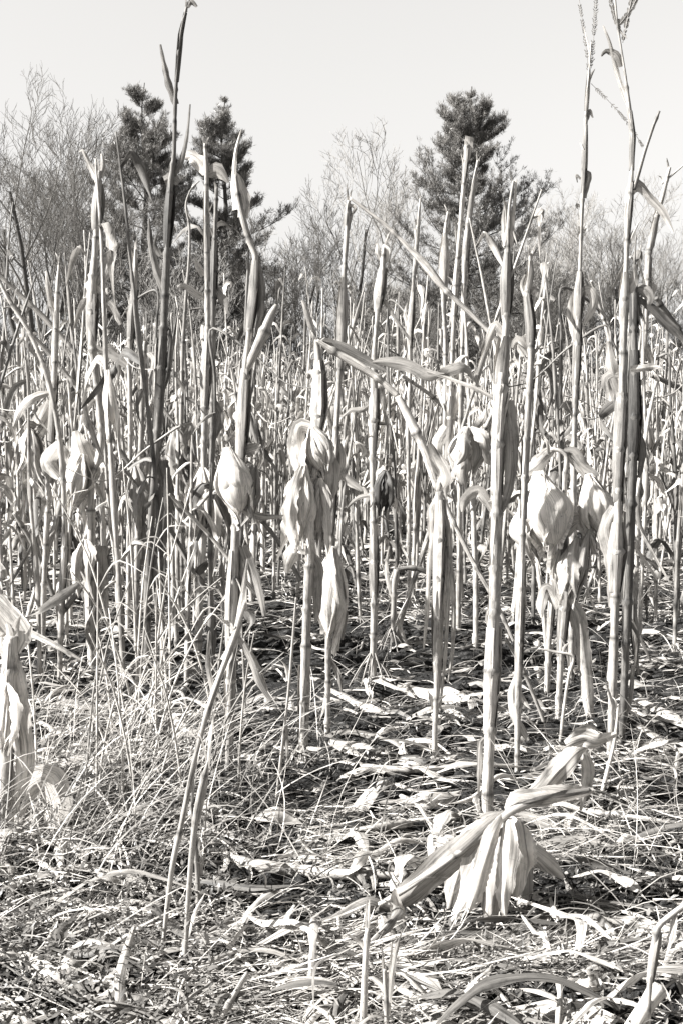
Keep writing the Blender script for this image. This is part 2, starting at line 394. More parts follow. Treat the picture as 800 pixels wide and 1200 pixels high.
def pine(seed, H, prof, base=0.12, whorl=0.58, extra=(), size=0.21, dens=1.0):
    """white pine: prof(q) = branch length at height fraction q"""
    rs = random.Random(seed); rn = np.random.RandomState(seed); tr = MB(); wd = MB(); cr = MB()
    k = 16; tp = np.array([(0.12*math.sin(i*1.1 + seed)*(i/k), 0.1*math.cos(i*1.4)*(i/k), H*i/k - 0.1*(i == 0)) for i in range(k+1)])
    tube(tr, tp, np.linspace(0.017*H, 0.02, k+1), 7, np.full(k+1, 0.9), cap=False)
    P_, D_ = [], []
    def branch(p, d, L, lev, up):
        c, dl = limb(wd, p, d, L, 0.008*L + 0.012, 0.008, 7, rs, 0.10, up, 3, 0.8)
        m = len(c)
        for i in range(2 if lev == 0 else 1, m):
            q = i/(m-1)
            for _ in range(int((3.0 if lev == 0 else 2.4)*dens + rs.random())):
                if lev < 1 and L > 0.7:
                    dd = unit(c[i] - c[i-1]); side = unit(np.array((-dd[1], dd[0], rs.uniform(-.2, .5)))*rs.choice((-1, 1)))
                    branch2(c[i], unit(dd*rs.uniform(.5, 1.1) + side*0.8 + np.array((0, 0, 0.25))), L*rs.uniform(.18, .42)*(1.25 - 0.6*q) + 0.15)
            P_.append(c[i]); D_.append(unit(c[i] - c[i-1] + np.array((0, 0, .35))))
    def branch2(p, d, L):
        c, dl = limb(wd, p, d, L, 0.010, 0.006, 3, rs, 0.16, 0.16, 3, 0.8)
        for i in range(1, 4):
            P_.append(c[i]); D_.append(unit(c[i] - c[i-1] + np.array((0, 0, .35))))
            if rs.random() < 0.6: P_.append((c[i] + c[i-1])/2 + np.array((rs.gauss(0, .08), rs.gauss(0, .08), rs.gauss(0, .05)))); D_.append(unit(c[i] - c[i-1] + np.array((0, 0, .4))))
    h = base*H
    while h < H*0.985:
        q = h/H; nb = 5 if q < 0.8 else 4; a0 = rs.uniform(0, 6.28)
        for b in range(nb):
            if rs.random() < 0.08: continue
            a = a0 + 6.28*b/nb + rs.uniform(-.4, .4); L = prof(q)*rs.uniform(.4, 1.35)
            j = min(int(q*k), k-1); pt = tp[j]*(1-(q*k-j)) + tp[j+1]*(q*k-j)
            branch(pt, (math.cos(a), math.sin(a), 0.12 + 0.45*max(0, q-0.4)), L, 0, 0.05 + 0.03*q)
        h += whorl*rs.uniform(.7, 1.25)*(1.0 if q < .72 else .56)
    for (p, d, L, up) in extra: branch(np.array(p, float), unit(np.array(d, float)), L, 0, up)
    tufts(cr, np.array(P_), np.array(D_), size, rn)
    return tr.mesh('trunk', M['bark']), wd.mesh('limb_wood', M['bark']), cr.mesh('crown', M['needle'], smooth=False)

def place_tree(name, meshes, px, Y, label, cat, group=None, rz=0.0, sc=1.0, tone=1.0):
    p = P(px, 500, Y); x = float(p[0]); t = empty(name, (x, Y, gz(x, Y) - 0.05), label, cat, group)
    t.rotation_euler = (0, 0, rz); t.scale = (sc, sc, sc)
    for me in meshes:
        o = bpy.data.objects.new(me.name.split('.')[0], me); C.objects.link(o); o.parent = t; o.color = (tone, tone, tone, 1)
    return t
def top_h(py, Y): return float(P(400, py, Y)[2])

prof_big = lambda q: 5.6*(1 - q)**0.82*(0.92 + 0.22*math.sin(q*23))
prof_left = lambda q: 4.7*(1 - q)**0.72*(0.92 + 0.22*math.sin(q*19 + 1))
prof_slim = lambda q: 3.8*(1 - q)**0.74*(0.88 + 0.25*math.sin(q*21 + 2))
Yp = 58.0
Hb = top_h(100, Yp)
place_tree('pine_tree', pine(3, Hb, prof_big, extra=[((0.3, 0, Hb*0.60), (0.75, 0, 0.62), 3.3, 0.16), ((0.2, 0, Hb*0.58), (0.95, 0.1, 0.30), 3.6, 0.10), ((-0.2, 0, Hb*0.62), (-0.85, 0, 0.62), 2.7, 0.12), ((-0.2, 0.1, Hb*0.56), (-0.95, 0, 0.34), 3.0, 0.10), ((0.2, 0, Hb*0.36), (1, 0, 0.12), 4.3, 0.04), ((0.2, 0.3, Hb*0.30), (1, 0.2, 0.1), 4.8, 0.02), ((0.2, -0.3, Hb*0.44), (1, -0.2, 0.2), 4.2, 0.06), ((0.2, 0.2, Hb*0.24), (1, 0.1, 0.1), 5.0, 0.01), ((-0.2, 0.2, Hb*0.30), (-1, 0.1, 0.15), 4.2, 0.03), ((-0.2, -0.2, Hb*0.42), (-1, -0.1, 0.25), 3.8, 0.05)], dens=1.25),
           546, Yp, 'broad dark pine with upswept plumes, standing alone rather than beside another tall pine', 'tree')
Hl = top_h(96, 60)
place_tree('pine_tree', pine(8, Hl, prof_left, dens=1.15), 172, 60, 'dark pine behind the tallest corn stalk, the wider of two close together', 'tree')
Hs = top_h(112, 62)
place_tree('pine_tree', pine(21, Hs, prof_slim, dens=1.05), 264, 62, 'slimmer dark pine rising beside the wider pine, its top to the right', 'tree')
low = pine(33, 7.2, lambda q: 2.6*(1-q)**0.6 + 0.3, base=0.03, dens=1.0)
for (px, Y, rz, sc, lab) in ((120, 70, 1.0, 1.15, 'low dark pine under the bare trees and left of the wider pine'), (215, 68, 2.2, 1.1, 'low dark pine filling the gap between the two close pines'),
                             (448, 72, 3.9, 1.05, 'low dark pine at the left foot of the lone broad pine'), (640, 70, 5.1, 1.1, 'low dark pine at the right foot of the lone broad pine'), (500, 66, 0.3, 0.95, 'low dark pine directly before the lone broad pine, its left lower side')):
    place_tree('pine_tree', low, px, Y, lab, 'tree', 'low pines along the wood edge', rz, sc)

bt = [bare_tree(5, 12.5, 3, 0.30, 1.0), bare_tree(6, 11, 2, 0.35, 1.0), bare_tree(9, 9, 4, 0.35, 0.95, 0.8), bare_tree(14, 8, 5, 0.4, 0.9, 0.7)]
def bare(px, py, Y, k, rz, label, tone=1.0, name='bare_tree', group=None):
    H0 = (13.2, 11.6, 9.4, 8.4)[k]; place_tree(name, bt[k], px, Y, label, 'tree', group, rz, top_h(py, Y)/H0, tone)
bare(66, 92, 52, 0, 0.4, 'large leafless tree with several rising stems, left of the wider pine', 0.9)
bare(18, 125, 56, 1, 2.0, 'leafless tree at the far left edge beside the large leafless one', 0.9)
bare(118, 130, 64, 1, 4.0, 'thin leafless tree in front of the wider pine on its left side', 1.0)
bare(385, 160, 62, 1, 1.2, 'slender leafless tree with a high thin top between the pines', .8)
bare(335, 215, 58, 2, 0.2, 'bushy leafless tree just right of the slimmer pine', .8)
bare(420, 300, 60, 3, 2.7, 'low leafless tree between the bushy one and the broad pine', 1.1)
bare(306, 270, 66, 3, 5.2, 'low leafless tree close under the slimmer pine', 1.1)
bare(655, 215, 72, 1, 3.3, 'pale thin leafless tree just right of the broad pine', 1.0)
bare(705, 250, 70, 2, 0.9, 'pale leafless tree behind the right pair of tasselled stalks', 1.0)
bare(780, 215, 68, 0, 2.2, 'pale leafless tree at the right edge of the field', 1.0)
bare(690, 205, 64, 1, 2.4, 'tall fine-twigged leafless tree between the two tasselled stalks', 1.0)
bare(748, 225, 60, 0, 4.1, 'fine-twigged leafless tree behind the flag-leaf stalk', 1.0)
bare(628, 250, 66, 2, 0.5, 'fine-twigged leafless tree whose crown meets the outstretched boughs of the lone pine', 1.0)
bare(600, 300, 50, 3, 1.9, 'leafless sapling in front of the broad pine, right side', .8)
bare(480, 330, 49, 3, 4.4, 'leafless sapling in front of the broad pine, left side', .8)
bare(205, 280, 50, 3, 3.1, 'leafless sapling in front of the gap between the close pines', .8)
bare(-45, 200, 60, 0, 5.0, 'leafless tree cut by the left edge of the view', 0.9)
bare(850, 230, 66, 1, 1.0, 'pale leafless tree cut by the right edge of the view', 1.0)

# the wood behind: a mass of thin stems no one could count
def far_wood():
    mb = MB(); rs = random.Random(77)
    for i in range(900):
        Y = rs.uniform(56, 100); x = rs.uniform(-0.34, 0.34)*Y; H = rs.uniform(2.5, 8.0)*(1 if Y < 75 else 1.15)
        c, d = limb(mb, (x, Y, -0.1), unit(np.array((rs.gauss(0, .12), 0, 1))), H, rs.uniform(.02, .06), 0.008, 5, rs, 0.07, 0.05, 3, rs.uniform(.5, 1.1))
        for j in range(7):
            q = rs.uniform(0.2, 1)*4; k = int(q); p = c[k]*(1-(q-k)) + c[min(k+1, 5)]*(q-k)
            c2, _ = limb(mb, p, unit(np.array((rs.gauss(0, .7), rs.gauss(0, .4), 0.8))), H*rs.uniform(.15, .35), 0.014, 0.006, 3, rs, 0.15, 0.05, 3, rs.uniform(.6, 1.2))
            for m in range(2):
                limb(mb, c2[1+m], unit(np.array((rs.gauss(0, .8), rs.gauss(0, .4), 0.6))), H*rs.uniform(.08, .16), 0.009, 0.005, 2, rs, 0.15, 0.05, 3, 1.0)
    o = mb.obj('bare_woods', M['bark'], smooth=False); tag(o, 'distant mass of thin leafless woodland behind the corn field', 'woodland', kind='stuff')
    mb = MB(); rn = np.random.RandomState(4); n = 2600
    Y = rn.uniform(74, 100, n); x = rn.uniform(-.34, .34, n)*Y
    hmax = 2.6 + 1.7*np.sin(x*0.35 + 1) + 1.0*np.sin(x*1.1)
    p = np.stack([x, Y, rn.uniform(0, 1, n)**0.8*np.maximum(hmax, 1.2)], 1)
    tufts(mb, p, np.tile((0, -0.1, 0.8), (n, 1)), 0.75, rn, k=8, wid=0.10)
    o = mb.obj('evergreen_undergrowth', M['needle'], smooth=False); tag(o, 'distant dark evergreen undergrowth at the foot of the woods', 'undergrowth', kind='stuff')
far_wood()
# ------------------------------------------------------------------ corn
def w3(path, Y):
    """(px,py,r_px[,dy]) rows -> x,y,z,r"""
    o = []
    for q in path:
        y = Y + (q[3] if len(q) > 3 else 0.0); p = P(q[0], q[1], y); o.append((p[0], p[1], p[2], q[2]*y/F_PX))
    return np.array(o)
def cidx(c, i):   # point at float control index
    k = int(np.clip(math.floor(i), 0, len(c)-2)); return c[k]*(1-(i-k)) + c[k+1]*(i-k)
SEED = [100]
def nxt(): SEED[0] += 1; return SEED[0]

def add_leaves(root, org, Y, leaves, tone):
    for lf in leaves:
        pts, kw = (lf if isinstance(lf, tuple) and isinstance(lf[1], dict) else (lf, {})); kw = dict(kw); sd_ = nxt()
        nm = kw.pop('name', 'leaf'); lab = kw.pop('label', None); tn = kw.pop('tone', 1.0)*tone
        ww = w3(pts, Y); ww[:, 3] *= 0.43
        L = np.linalg.norm(np.diff(ww[:, :3], axis=0), axis=1).sum()
        mb = MB(); ribbon(mb, ww, n=int(np.clip(L/0.012, 10, 40)), nc=kw.pop('nc', 9), seed=sd_, rip=kw.pop('rip', .14), **kw)
        o = mb.obj(nm, M['leaf'], root, org, tn)
        if lab: o['label'] = lab
def add_ears(root, org, Y, ears, tone):
    for (tp, bt_, wd, kw) in ears:
        kw = dict(kw); dy = kw.get('dy', -0.01); Ye = Y + dy; a = P(tp[0], tp[1], Ye + kw.get('lean', 0)); b = P(bt_[0], bt_[1], Ye)
        wm = wd*Ye/F_PX; sd_ = nxt(); nb = kw.get('n', 5); fl = kw.get('flare', -0.2); tn = kw.get('tone', 1.0)*tone
        mb = MB(); e = a + (b-a)*kw.get('core', 0.8); husk_core(mb, a, e, wm*kw.get('cw', 0.8), tone=0.95, seed=sd_)
        core = mb.obj('ear_husk', M['husk'], root, org, tn)
        rs = random.Random(sd_)
        bl = kw.get('blades') or [(6.28*i/nb + rs.uniform(-.35, .35) - 1.9, rs.uniform(.55, .95), rs.uniform(.82, 1.12), fl + rs.uniform(-.15, .25)) for i in range(nb)]
        for i, (an, hf, lf, flr) in enumerate(bl):
            mb = MB(); husk_blade(mb, a, b, wm, an, hf, lf, flr, sd_*3 + i, bulge=1.0 + 0.045*i, n=20, nc=17, skew=rs.uniform(-.45, .45))
            mb.obj('husk_leaf', M['husk'], core, org, tn*rs.uniform(.85, 1.08))
        if wd > 20 and not kw.get('clean'):                                            # loose torn blades hanging about the ear
            Lm = np.linalg.norm(b - a)
            for i in range(3):
                sx_ = rs.choice((-1, 1))*rs.uniform(.3, 1.0)*wm*.5; fy = -rs.uniform(.1, .6)*wm; L1 = Lm*rs.uniform(.65, 1.25); fl2 = rs.uniform(.5, 2.0)
                ww = [(a[0] + sx_*.15, a[1] + fy*.3, a[2], wm*.06), (a[0] + sx_, a[1] + fy, a[2] - L1*.3, wm*rs.uniform(.14, .26)), (a[0] + sx_*(.8 + .3*fl2), a[1] + fy*1.3, a[2] - L1*.7, wm*rs.uniform(.10, .24)), (a[0] + sx_*fl2 + rs.uniform(-.3, .3)*wm, a[1] + fy, a[2] - L1, .0015)]
                mb = MB(); ribbon(mb, ww, n=24, nc=9, seed=sd_*7 + i, fold=rs.uniform(.2, .8), wave=.35, rip=.25, twist=rs.uniform(-.7, .7), twist1=rs.uniform(-1.3, 1.3)); mb.obj('husk_leaf', M['husk'], core, org, tn*rs.uniform(.75, 1.1))

def stalk(label, path, sheaths=(), leaves=(), ears=(), tone=1.0, root=0, pieces=(), tassels=(), name='corn_stalk', cat='corn stalk', node=0.15, splinters=2, dy=0.0, lean=None):
    bx, by = G(path[0][0], path[0][1]); Y = by
    ww = w3(path, Y); ww[:, 3] *= 0.65
    zg = gz(bx, Y); ww[0, :3] = (bx, Y, zg - 0.02)
    org = (bx, Y, zg)
    t = empty(name, org, label, cat, 'dry corn stalks standing in the field')
    sd_ = nxt(); rs = random.Random(sd_)
    L = np.linalg.norm(np.diff(ww[:, :3], axis=0), axis=1).sum()
    # gentle sway in depth
    cum = np.concatenate(([0], np.cumsum(np.linalg.norm(np.diff(ww[:, :3], axis=0), axis=1))))
    mb = MB(); stem_tube(mb, ww, int(np.clip(L/0.011, 20, 190)), 9, node, sd_); mb.obj('stem', M['stem'], t, org, tone)
    for (i0, i1, sw, gap, *rest) in sheaths:
        tn = rest[0] if rest else 1.0; k = 9
        cc = np.array([cidx(ww, i0 + (i1-i0)*j/(k-1)) for j in range(k)])
        # sheaths follow the smoothed stem
        mb = MB(); sheath(mb, cc[:, :3], cc[:, 3], 1 + (sw-1)*1.15, gap=gap + (.35 if gap < 1.5 else .0), seed=nxt(), open_=rest[1] if len(rest) > 1 else rs.uniform(1.3, 2.2))
        mb.obj('leaf_sheath', M['stem'], t, org, tone*tn*rs.uniform(.6, 1.0))
    for pc in pieces:
        kw = {}
        if isinstance(pc, tuple): pc, kw = pc
        pp = w3(pc, Y); pp[:, 3] *= 0.75; L = np.linalg.norm(np.diff(pp[:, :3], axis=0), axis=1).sum()
        mb = MB(); stem_tube(mb, pp, int(np.clip(L/0.011, 8, 120)), 8, kw.get('node', node), nxt()); mb.obj('broken_stem', M['stem'], t, org, tone*kw.get('tone', 1.0))
    # peeling strips of sheath along the stem
    for i in range(int(2 + L*3.0)):
        q = cidx(ww, rs.uniform(.6, len(ww) - 1.3)); q2 = cidx(ww, len(ww)-1.2); Lp = rs.uniform(.03, .15); a_ = rs.uniform(-.5, .5) + rs.choice((0, math.pi)); up_ = rs.choice((1, 1, -1)); o_ = rs.uniform(.006, .035); cx_, cy_ = math.cos(a_), -abs(math.sin(a_))
        rows = [(q[0] + cx_*q[3]*.9, q[1] + cy_*q[3]*.9, q[2], rs.uniform(.002, .006)), (q[0] + cx_*(q[3] + o_*.25), q[1] + cy_*(q[3] + o_*.2), q[2] + up_*Lp*.4, rs.uniform(.003, .008)), (q[0] + cx_*(q[3] + o_), q[1] + cy_*(q[3] + o_*.7), q[2] + up_*Lp*rs.uniform(.6, 1), .0008)]
        mb = MB(); ribbon(mb, rows, n=12, nc=5, seed=sd_ + i*3, fold=rs.uniform(.1, .8), wave=.3, rip=.25, twist=rs.uniform(-1, 1)); mb.obj('peeling_strip', M['leaf'], t, org, tone*rs.uniform(.6, 1.3))
    add_leaves(t, org, Y, leaves, tone)
    add_ears(t, org, Y, ears, tone)
    if splinters:
        p = ww[-1]; mb = MB()
        for i in range(splinters):
            dx = rs.uniform(-.012, .012); h = rs.uniform(.02, .06)
            ribbon(mb, [(p[0]+dx*.3, p[1], p[2]-0.02, p[3]*.8), (p[0]+dx, p[1]+rs.uniform(-.01, .01), p[2]+h*.5, p[3]*.6), (p[0]+dx*2, p[1], p[2]+h, .0008)], n=6, nc=3, seed=nxt())
        mb.obj('torn_sheath_tip', M['leaf'], t, org, tone)
    if root:
        mb = MB(); roots(mb, bx, Y, zg, root*Y/F_PX, ww[0, 3], 11, sd_, spread=root*0.62*Y/F_PX); mb.obj('brace_roots', M['stem'], t, org, tone*0.8)
    for ts in tassels:
        pp = w3(ts, Y); c, _ = spline(pp, 40); mb = MB(); tube(mb, c[:, :3], np.full(40, 0.0011), 4, np.full(40, .6))
        q = unit(np.gradient(c[:, :3], axis=0)); sd2 = unit(np.cross(q, (0, 1, 0)))
        for i in range(2, 39):
            if rs.random() < .22: continue
            for sg in (-1, 1):
                a = c[i, :3] + sg*sd2[i]*0.001; b = a + q[i]*0.010 + sg*sd2[i]*c[i, 3]*rs.uniform(.5, 1.7)
                ribbon(mb, [(*a, .0008), (*((a+b)/2 + sg*sd2[i]*0.001), .0022), (*b, .0006)], n=4, nc=3, seed=i, tone=.55)
        mb.obj('tassel_branch', M['stem'], t, org, tone)
    return t

D = dict
# --- first rank, from the tall dark one across to the fence of pale ones
stalk('tallest dark stalk before the wider pine, with one curved side spur',
  [(172,782,7),(173,700,7),(178,600,6),(183,530,6.2),(188,450,6.5),(192,380,7),(194,330,7),(196,290,5.5),(200,215,5),(204,180,4),(206,110,3.2),(212,40,3),(219,8,2.4)],
  sheaths=[(7.0,8.0,1.7,0.3,.55),(3.2,4.8,1.35,2.8,.7),(10.2,11.8,1.6,1.0,.6)],
  leaves=[([(207,122,9),(197,96,9),(191,70,6),(188,52,3)],D(fold=.5)),([(193,342,12),(183,318,11),(177,290,9),(175,256,3)],D(fold=.6)),([(219,8,7),(224,2,8),(231,8,3)],D()),
          ([(193,212,13),(202,209,16),(210,214,8)],D(tone=1.5)),([(200,212,7),(212,190,7),(219,160,5),(223,122,2)],D(tone=.8)),([(190,540,16),(196,580,20),(188,640,15),(176,690,4)],D(tone=.8)),
          ([(188,300,7),(182,288,6),(183,276,2)],D())],
  pieces=[([(186,470,4),(196,440,4),(200,400,3),(199,385,2)],D(tone=.8))], tone=.40)
stalk('stalk with swollen upper sheath, split leafy tip and a hook-like bend at mid height',
  [(108,778,8),(107,700,8),(107,620,7),(108,560,6),(115,540,6),(119,515,6),(116,470,6),(111,430,6),(108,400,8),(108,345,8),(111,300,6),(113,270,6),(116,215,5),(117,200,3)],
  sheaths=[(11,12.0,1.9,.2,.95),(8.0,9.0,1.3,.0,.85),(0.3,1.6,1.35,.4,.9)],
  leaves=[([(114,212,9),(106,195,8),(97,176,4),(93,178,2)],D(tone=1.2)),([(117,208,9),(121,195,8),(119,180,3)],D(tone=1.1)),([(111,340,14),(124,318,15),(131,295,13),(137,284,8)],D()),
          ([(101,338,16),(114,334,20),(124,346,10)],D(tone=1.3)),([(118,345,12),(132,362,12),(142,380,6)],D(tone=.7)),([(107,560,26),(100,540,34),(92,520,26),(88,505,8)],D(tone=1.2)),
          ([(110,640,34),(112,690,30),(108,740,14)],D(tone=.7,fold=.5))],
  ears=[((98,532),(84,600),36,D(clean=1,tone=1.35,n=4)),((100,632),(108,690),22,D(tone=1.0,n=4))])
stalk('pale stalk with a shredded bleached leaf near its tip, beside the tallest dark one',
  [(232,772,7),(234,700,7),(237,640,7),(239,560,6),(240,480,6.5),(243,400,5.5),(243,330,5),(242,260,4),(242,200,4),(240,168,2)],
  sheaths=[(4,5.0,1.6,.3,1),(6,7.6,1.35,2.6,.8),(2.2,2.9,1.5,.2,.9)],
  leaves=[([(241,204,10),(232,188,20),(222,182,17),(216,186,4)],D(tone=1.35)),([(243,204,10),(253,200,22),(262,206,12),(268,214,3)],D(tone=.8)),([(241,350,7),(230,345,10),(216,335,8),(208,336,3)],D(tone=1.2)),
          ([(240,545,16),(228,575,22),(226,612,20),(234,632,5)],D(tone=1.3)),([(245,610,18),(252,580,16),(256,560,4)],D()),([(239,323,8),(231,310,8),(229,302,2)],D())],
  ears=[((238,548),(226,640),26,D(tone=1.2,n=4))])
stalk('stalk with a dark sheath down its side, standing shoulder to shoulder with the shredded-leaf stalk',
  [(246,745,5),(247,650,5),(248,560,5),(249,480,5),(249,400,5.5),(250,330,5),(252,270,4),(254,220,3)], sheaths=[(4.6,5.8,1.5,0.1,.6)],
  leaves=[([(252,340,12),(262,352,12),(266,368,4)],D(tone=1.3)),([(248,470,12),(258,490,14),(252,515,4)],D())], tone=.5)
stalk('stalk with wilted curling tip, thick forked arm and a pale egg-shaped husk',
  [(268,905,7),(270,800,8),(273,700,9),(276,620,8),(281,560,7),(284,500,7.5),(287,440,7),(291,400,5.5),(297,350,5.5),(299,300,5),(294,287,5),(285,258,6),(279,230,5),(276,205,2)],
  sheaths=[(4.2,6.2,1.55,.1,1),(7.2,8.9,1.7,.1,.75),(1.3,2.7,1.5,.5,.85),(0.5,1.3,1.2,2.5,.9)],
  leaves=[([(279,245,15),(274,215,9),(276,180,5),(283,152,2)],D(tone=1.35,fold=.4)),([(284,255,14),(286,235,18),(280,212,14),(276,202,3)],D(tone=1.2)),([(299,300,7),(306,330,10),(306,365,8),(300,395,3)],D(tone=.45)),  # last: dark strip along the upper sheath, its shadow put into the colour
          ([(283,530,18),(298,525,16),(306,522,4)],D(tone=.8)),([(280,590,14),(300,604,12),(326,606,5),(332,604,2)],D(tone=.9)),([(285,640,14),(300,680,12),(310,722,5)],D(tone=.6))],
  pieces=[([(287,436,5),(297,415,8),(308,392,9),(318,368,6),(324,357,3)],D(node=.5))],
  ears=[((266,524),(284,608),44,D(clean=1,tone=1.3,core=.9,cw=.95,dy=-.03,blades=[(1.8,1.5,.95,-.3),(.2,.8,1.05,.0),(3.6,.8,1.1,-.1)])),((298,545),(292,600),22,D(tone=.45,n=3))])
stalk('thick pale stalk with bundled husks and a snapped top folded over',
  [(354,885,8.5),(357,800,8.5),(360,700,8.5),(363,650,8),(367,560,7),(370,520,8),(374,480,10),(374,440,8),(372,410,5),(370,398,3.5)],
  sheaths=[(5.2,7.6,1.5,.3,1.05),(3.2,4.7,1.7,.4,1),(.25,1.2,1.15,2.2,.95)],
  leaves=[([(372,398,5),(392,404,14),(420,418,16),(440,428,10),(452,434,4)],D(tone=.42)),([(436,425,4),(452,424,14),(478,428,18),(503,440,15),(520,438,3)],D(tone=.75)),([(500,436,3),(530,445,5),(562,458,6),(598,480,4)],D(tone=1.1)),
          ([(372,408,5),(364,380,9),(358,362,7),(354,352,3)],D(tone=.9)),([(360,646,12),(348,640,18),(340,655,20),(336,672,5)],D(tone=1.15)),([(361,650,16),(370,664,20),(372,700,14),(370,730,4)],D(tone=.6)),
          ([(369,505,16),(352,500,20),(346,530,22),(352,560,10)],D(tone=1.1)),([(370,520,10),(384,545,30),(382,580,26),(378,600,8)],D(tone=.95))],
  pieces=[([(371,399,4),(392,412,5),(418,427,6),(445,445,5.5),(466,464,5)],D(tone=1.1)),([(466,464,5),(482,495,7),(498,530,6.5),(507,556,7),(513,575,4)],D(tone=1.15)),([(512,570,4),(530,610,4),(552,655,3.5),(580,705,3.5),(602,752,3)],D(tone=1))],
  ears=[((366,500),(380,565),38,D(n=4,tone=1)),((356,545),(352,650),34,D(n=5,tone=1.35,dy=-.03)),((374,560),(372,640),26,D(n=3,tone=.9))], root=26, splinters=1)
stalk('slender stalk whose thin top falls sideways in a long line, wrapped ear hanging low',
  [(383,862,5),(384,800,5.5),(385,700,5.5),(387,640,5),(391,560,5),(395,480,5.5),(399,420,5),(401,370,6),(403,320,4.5),(406,270,4.5),(408,235,3)],
  sheaths=[(5.8,7.9,1.6,2.8,1.1),(9,9.9,1.5,.3,.45),(3.0,4.6,1.4,.2,.95)],
  leaves=[([(398,335,4),(394,330,5),(391,333,2)],D(tone=.4)),([(408,240,4),(416,243,5),(414,250,3)],D()),([(393,550,10),(405,560,12),(416,568,12),(424,575,4)],D(tone=.9)),([(391,565,14),(402,540,12),(396,515,4)],D(tone=1.2)),
          ([(388,645,12),(399,670,9),(404,720,8),(401,750,3)],D(tone=.7)),([(385,770,5),(396,790,8),(400,810,3)],D(tone=.9))],
  pieces=[([(410,232,2),(430,247,2.4),(452,264,2.8),(472,283,3.2),(496,308,6.5),(512,328,6),(522,340,4),(545,362,4),(570,386,4),(590,406,3)],D(tone=1.1,node=.22))],
  ears=[((390,640),(387,756),36,D(clean=1,tone=1.2,n=5,flare=-.25,core=.9,cw=.9,dy=-.02))])
stalk('stalk standing on a splayed cage of brace roots, a dark rotten ear at its side',
  [(437,798,7),(437,765,6.5),(438,700,6.5),(437,620,6),(436,540,5.5),(437,500,8),(438,470,7),(438,420,5),(441,380,4.5),(444,345,6),(448,310,5),(449,290,3)],
  sheaths=[(4.4,6.3,1.25,.2,1),(8.4,9.9,1.6,.3,.95),(2.0,2.9,1.3,.3,.8)],
  leaves=[([(447,305,6),(442,295,7),(442,285,3)],D()),([(449,308,7),(453,296,8),(450,288,7),(447,294,2)],D(tone=1.3)),([(438,470,6),(425,480,8),(412,480,7),(402,488,3)],D(tone=.7)),([(437,580,6),(420,583,6),(406,596,3)],D(tone=.7)),([(450,352,5),(462,372,5),(480,398,3)],D(tone=.7))],
  ears=[((452,552),(447,605),22,D(tone=.13,n=4,cw=.8)),((455,575),(464,600),12,D(tone=1.2,n=2))], root=36)
stalk('short stalk on splayed roots with its dark top snapped level at knee height',
  [(459,762,5),(460,735,5),(461,700,5),(462,680,5),(465,668,5)], root=26, pieces=[([(464,668,4.5),(480,665,4),(495,668,4),(508,675,4)],D(tone=.55))], leaves=[([(460,712,5),(470,740,6),(480,765,3)],D(tone=1.1)),([(460,700,7),(452,670,6),(456,640,3)],D())], splinters=0)
stalk('stalk cloaked to its foot in split strips, a bleached curled leaf on top',
  [(508,898,5),(509,850,5),(511,800,5.5),(512,740,7),(514,660,8),(515,610,8),(514,575,6)],
  sheaths=[(3.2,5.7,1.45,.3,1),(2.2,3.6,1.3,2.6,.95)],
  leaves=[([(514,580,10),(508,600,18),(508,630,14),(510,655,5)],D(tone=1.4)),([(517,590,10),(526,630,9),(524,700,7),(520,780,5),(515,830,3)],D(tone=.95,fold=.6)),([(512,600,7),(503,650,7),(500,720,6),(496,760,3)],D(tone=1)),
          ([(524,640,7),(531,700,7),(530,760,6),(524,800,3)],D(tone=.75,fold=.5)),([(513,575,8),(520,560,20),(510,535,18),(503,520,6)],D(tone=1.3)),([(518,700,6),(514,780,7),(511,840,5)],D())], root=14)
stalk('thick bright stalk rising from behind the big fallen ear, pointed sheath at its tip',
  [(570,962,10),(571,900,10),(573,860,10.5),(575,790,12),(577,735,11),(580,650,10),(581,600,9.5),(583,500,9.5),(586,450,11),(589,415,9),(592,385,6.5),(593,330,7),(594,290,4.5),(596,245,3),(601,212,2)],
  sheaths=[(2.0,4.0,1.16,.3,1),(6.2,8.0,1.2,.1,.95),(8.0,9.7,1.3,2.6,.85),(10.2,11.9,1.6,.2,.6),(4.2,6.0,1.15,2.7,1.05)],
  leaves=[([(593,470,18),(600,520,20),(598,565,16),(588,600,5)],D(tone=.7,fold=.5)),([(592,288,9),(590,260,8),(592,236,3)],D(tone=.9)),([(597,290,8),(600,260,7),(603,232,4),(604,210,3)],D(tone=1.3)),([(590,395,10),(580,380,12),(572,400,10),(568,412,3)],D(tone=1.1)),
          ([(580,585,6),(568,590,6),(560,582,3)],D()),([(577,745,6),(570,725,5),(575,700,2)],D(tone=.6)),([(572,865,4),(563,868,8),(561,900,7),(560,930,3)],D(tone=.7)),([(578,600,8),(560,575,16),(545,585,16),(541,600,4)],D(tone=.9))],
  ears=[((548,500),(545,560),40,D(tone=.8,n=5,dy=.12)),], splinters=1)
stalk('crooked stalk with kinked tip and curled leaf at its foot, beside the thick bright one',
  [(605,905,5),(606,830,6),(608,740,6),(611,640,6),(614,560,5.5),(618,480,6),(621,420,5.5),(621,380,6),(617,345,5),(621,320,4.5),(620,296,2.5)],
  sheaths=[(6.3,8.2,1.5,.1,.6),(8.2,9.6,1.5,2.8,1),(1.4,2.8,1.3,.3,.9),(3.4,4.7,1.2,2.2,1)],
  leaves=[([(608,788,10),(601,812,14),(606,845,15),(618,868,6)],D(tone=.85,curl=1.2)),([(618,350,9),(612,335,9),(615,322,3)],D(tone=1.3)),([(622,345,8),(627,340,8),(625,360,3)],D()),([(617,415,16),(606,400,16),(600,408,5)],D(tone=1.2))])
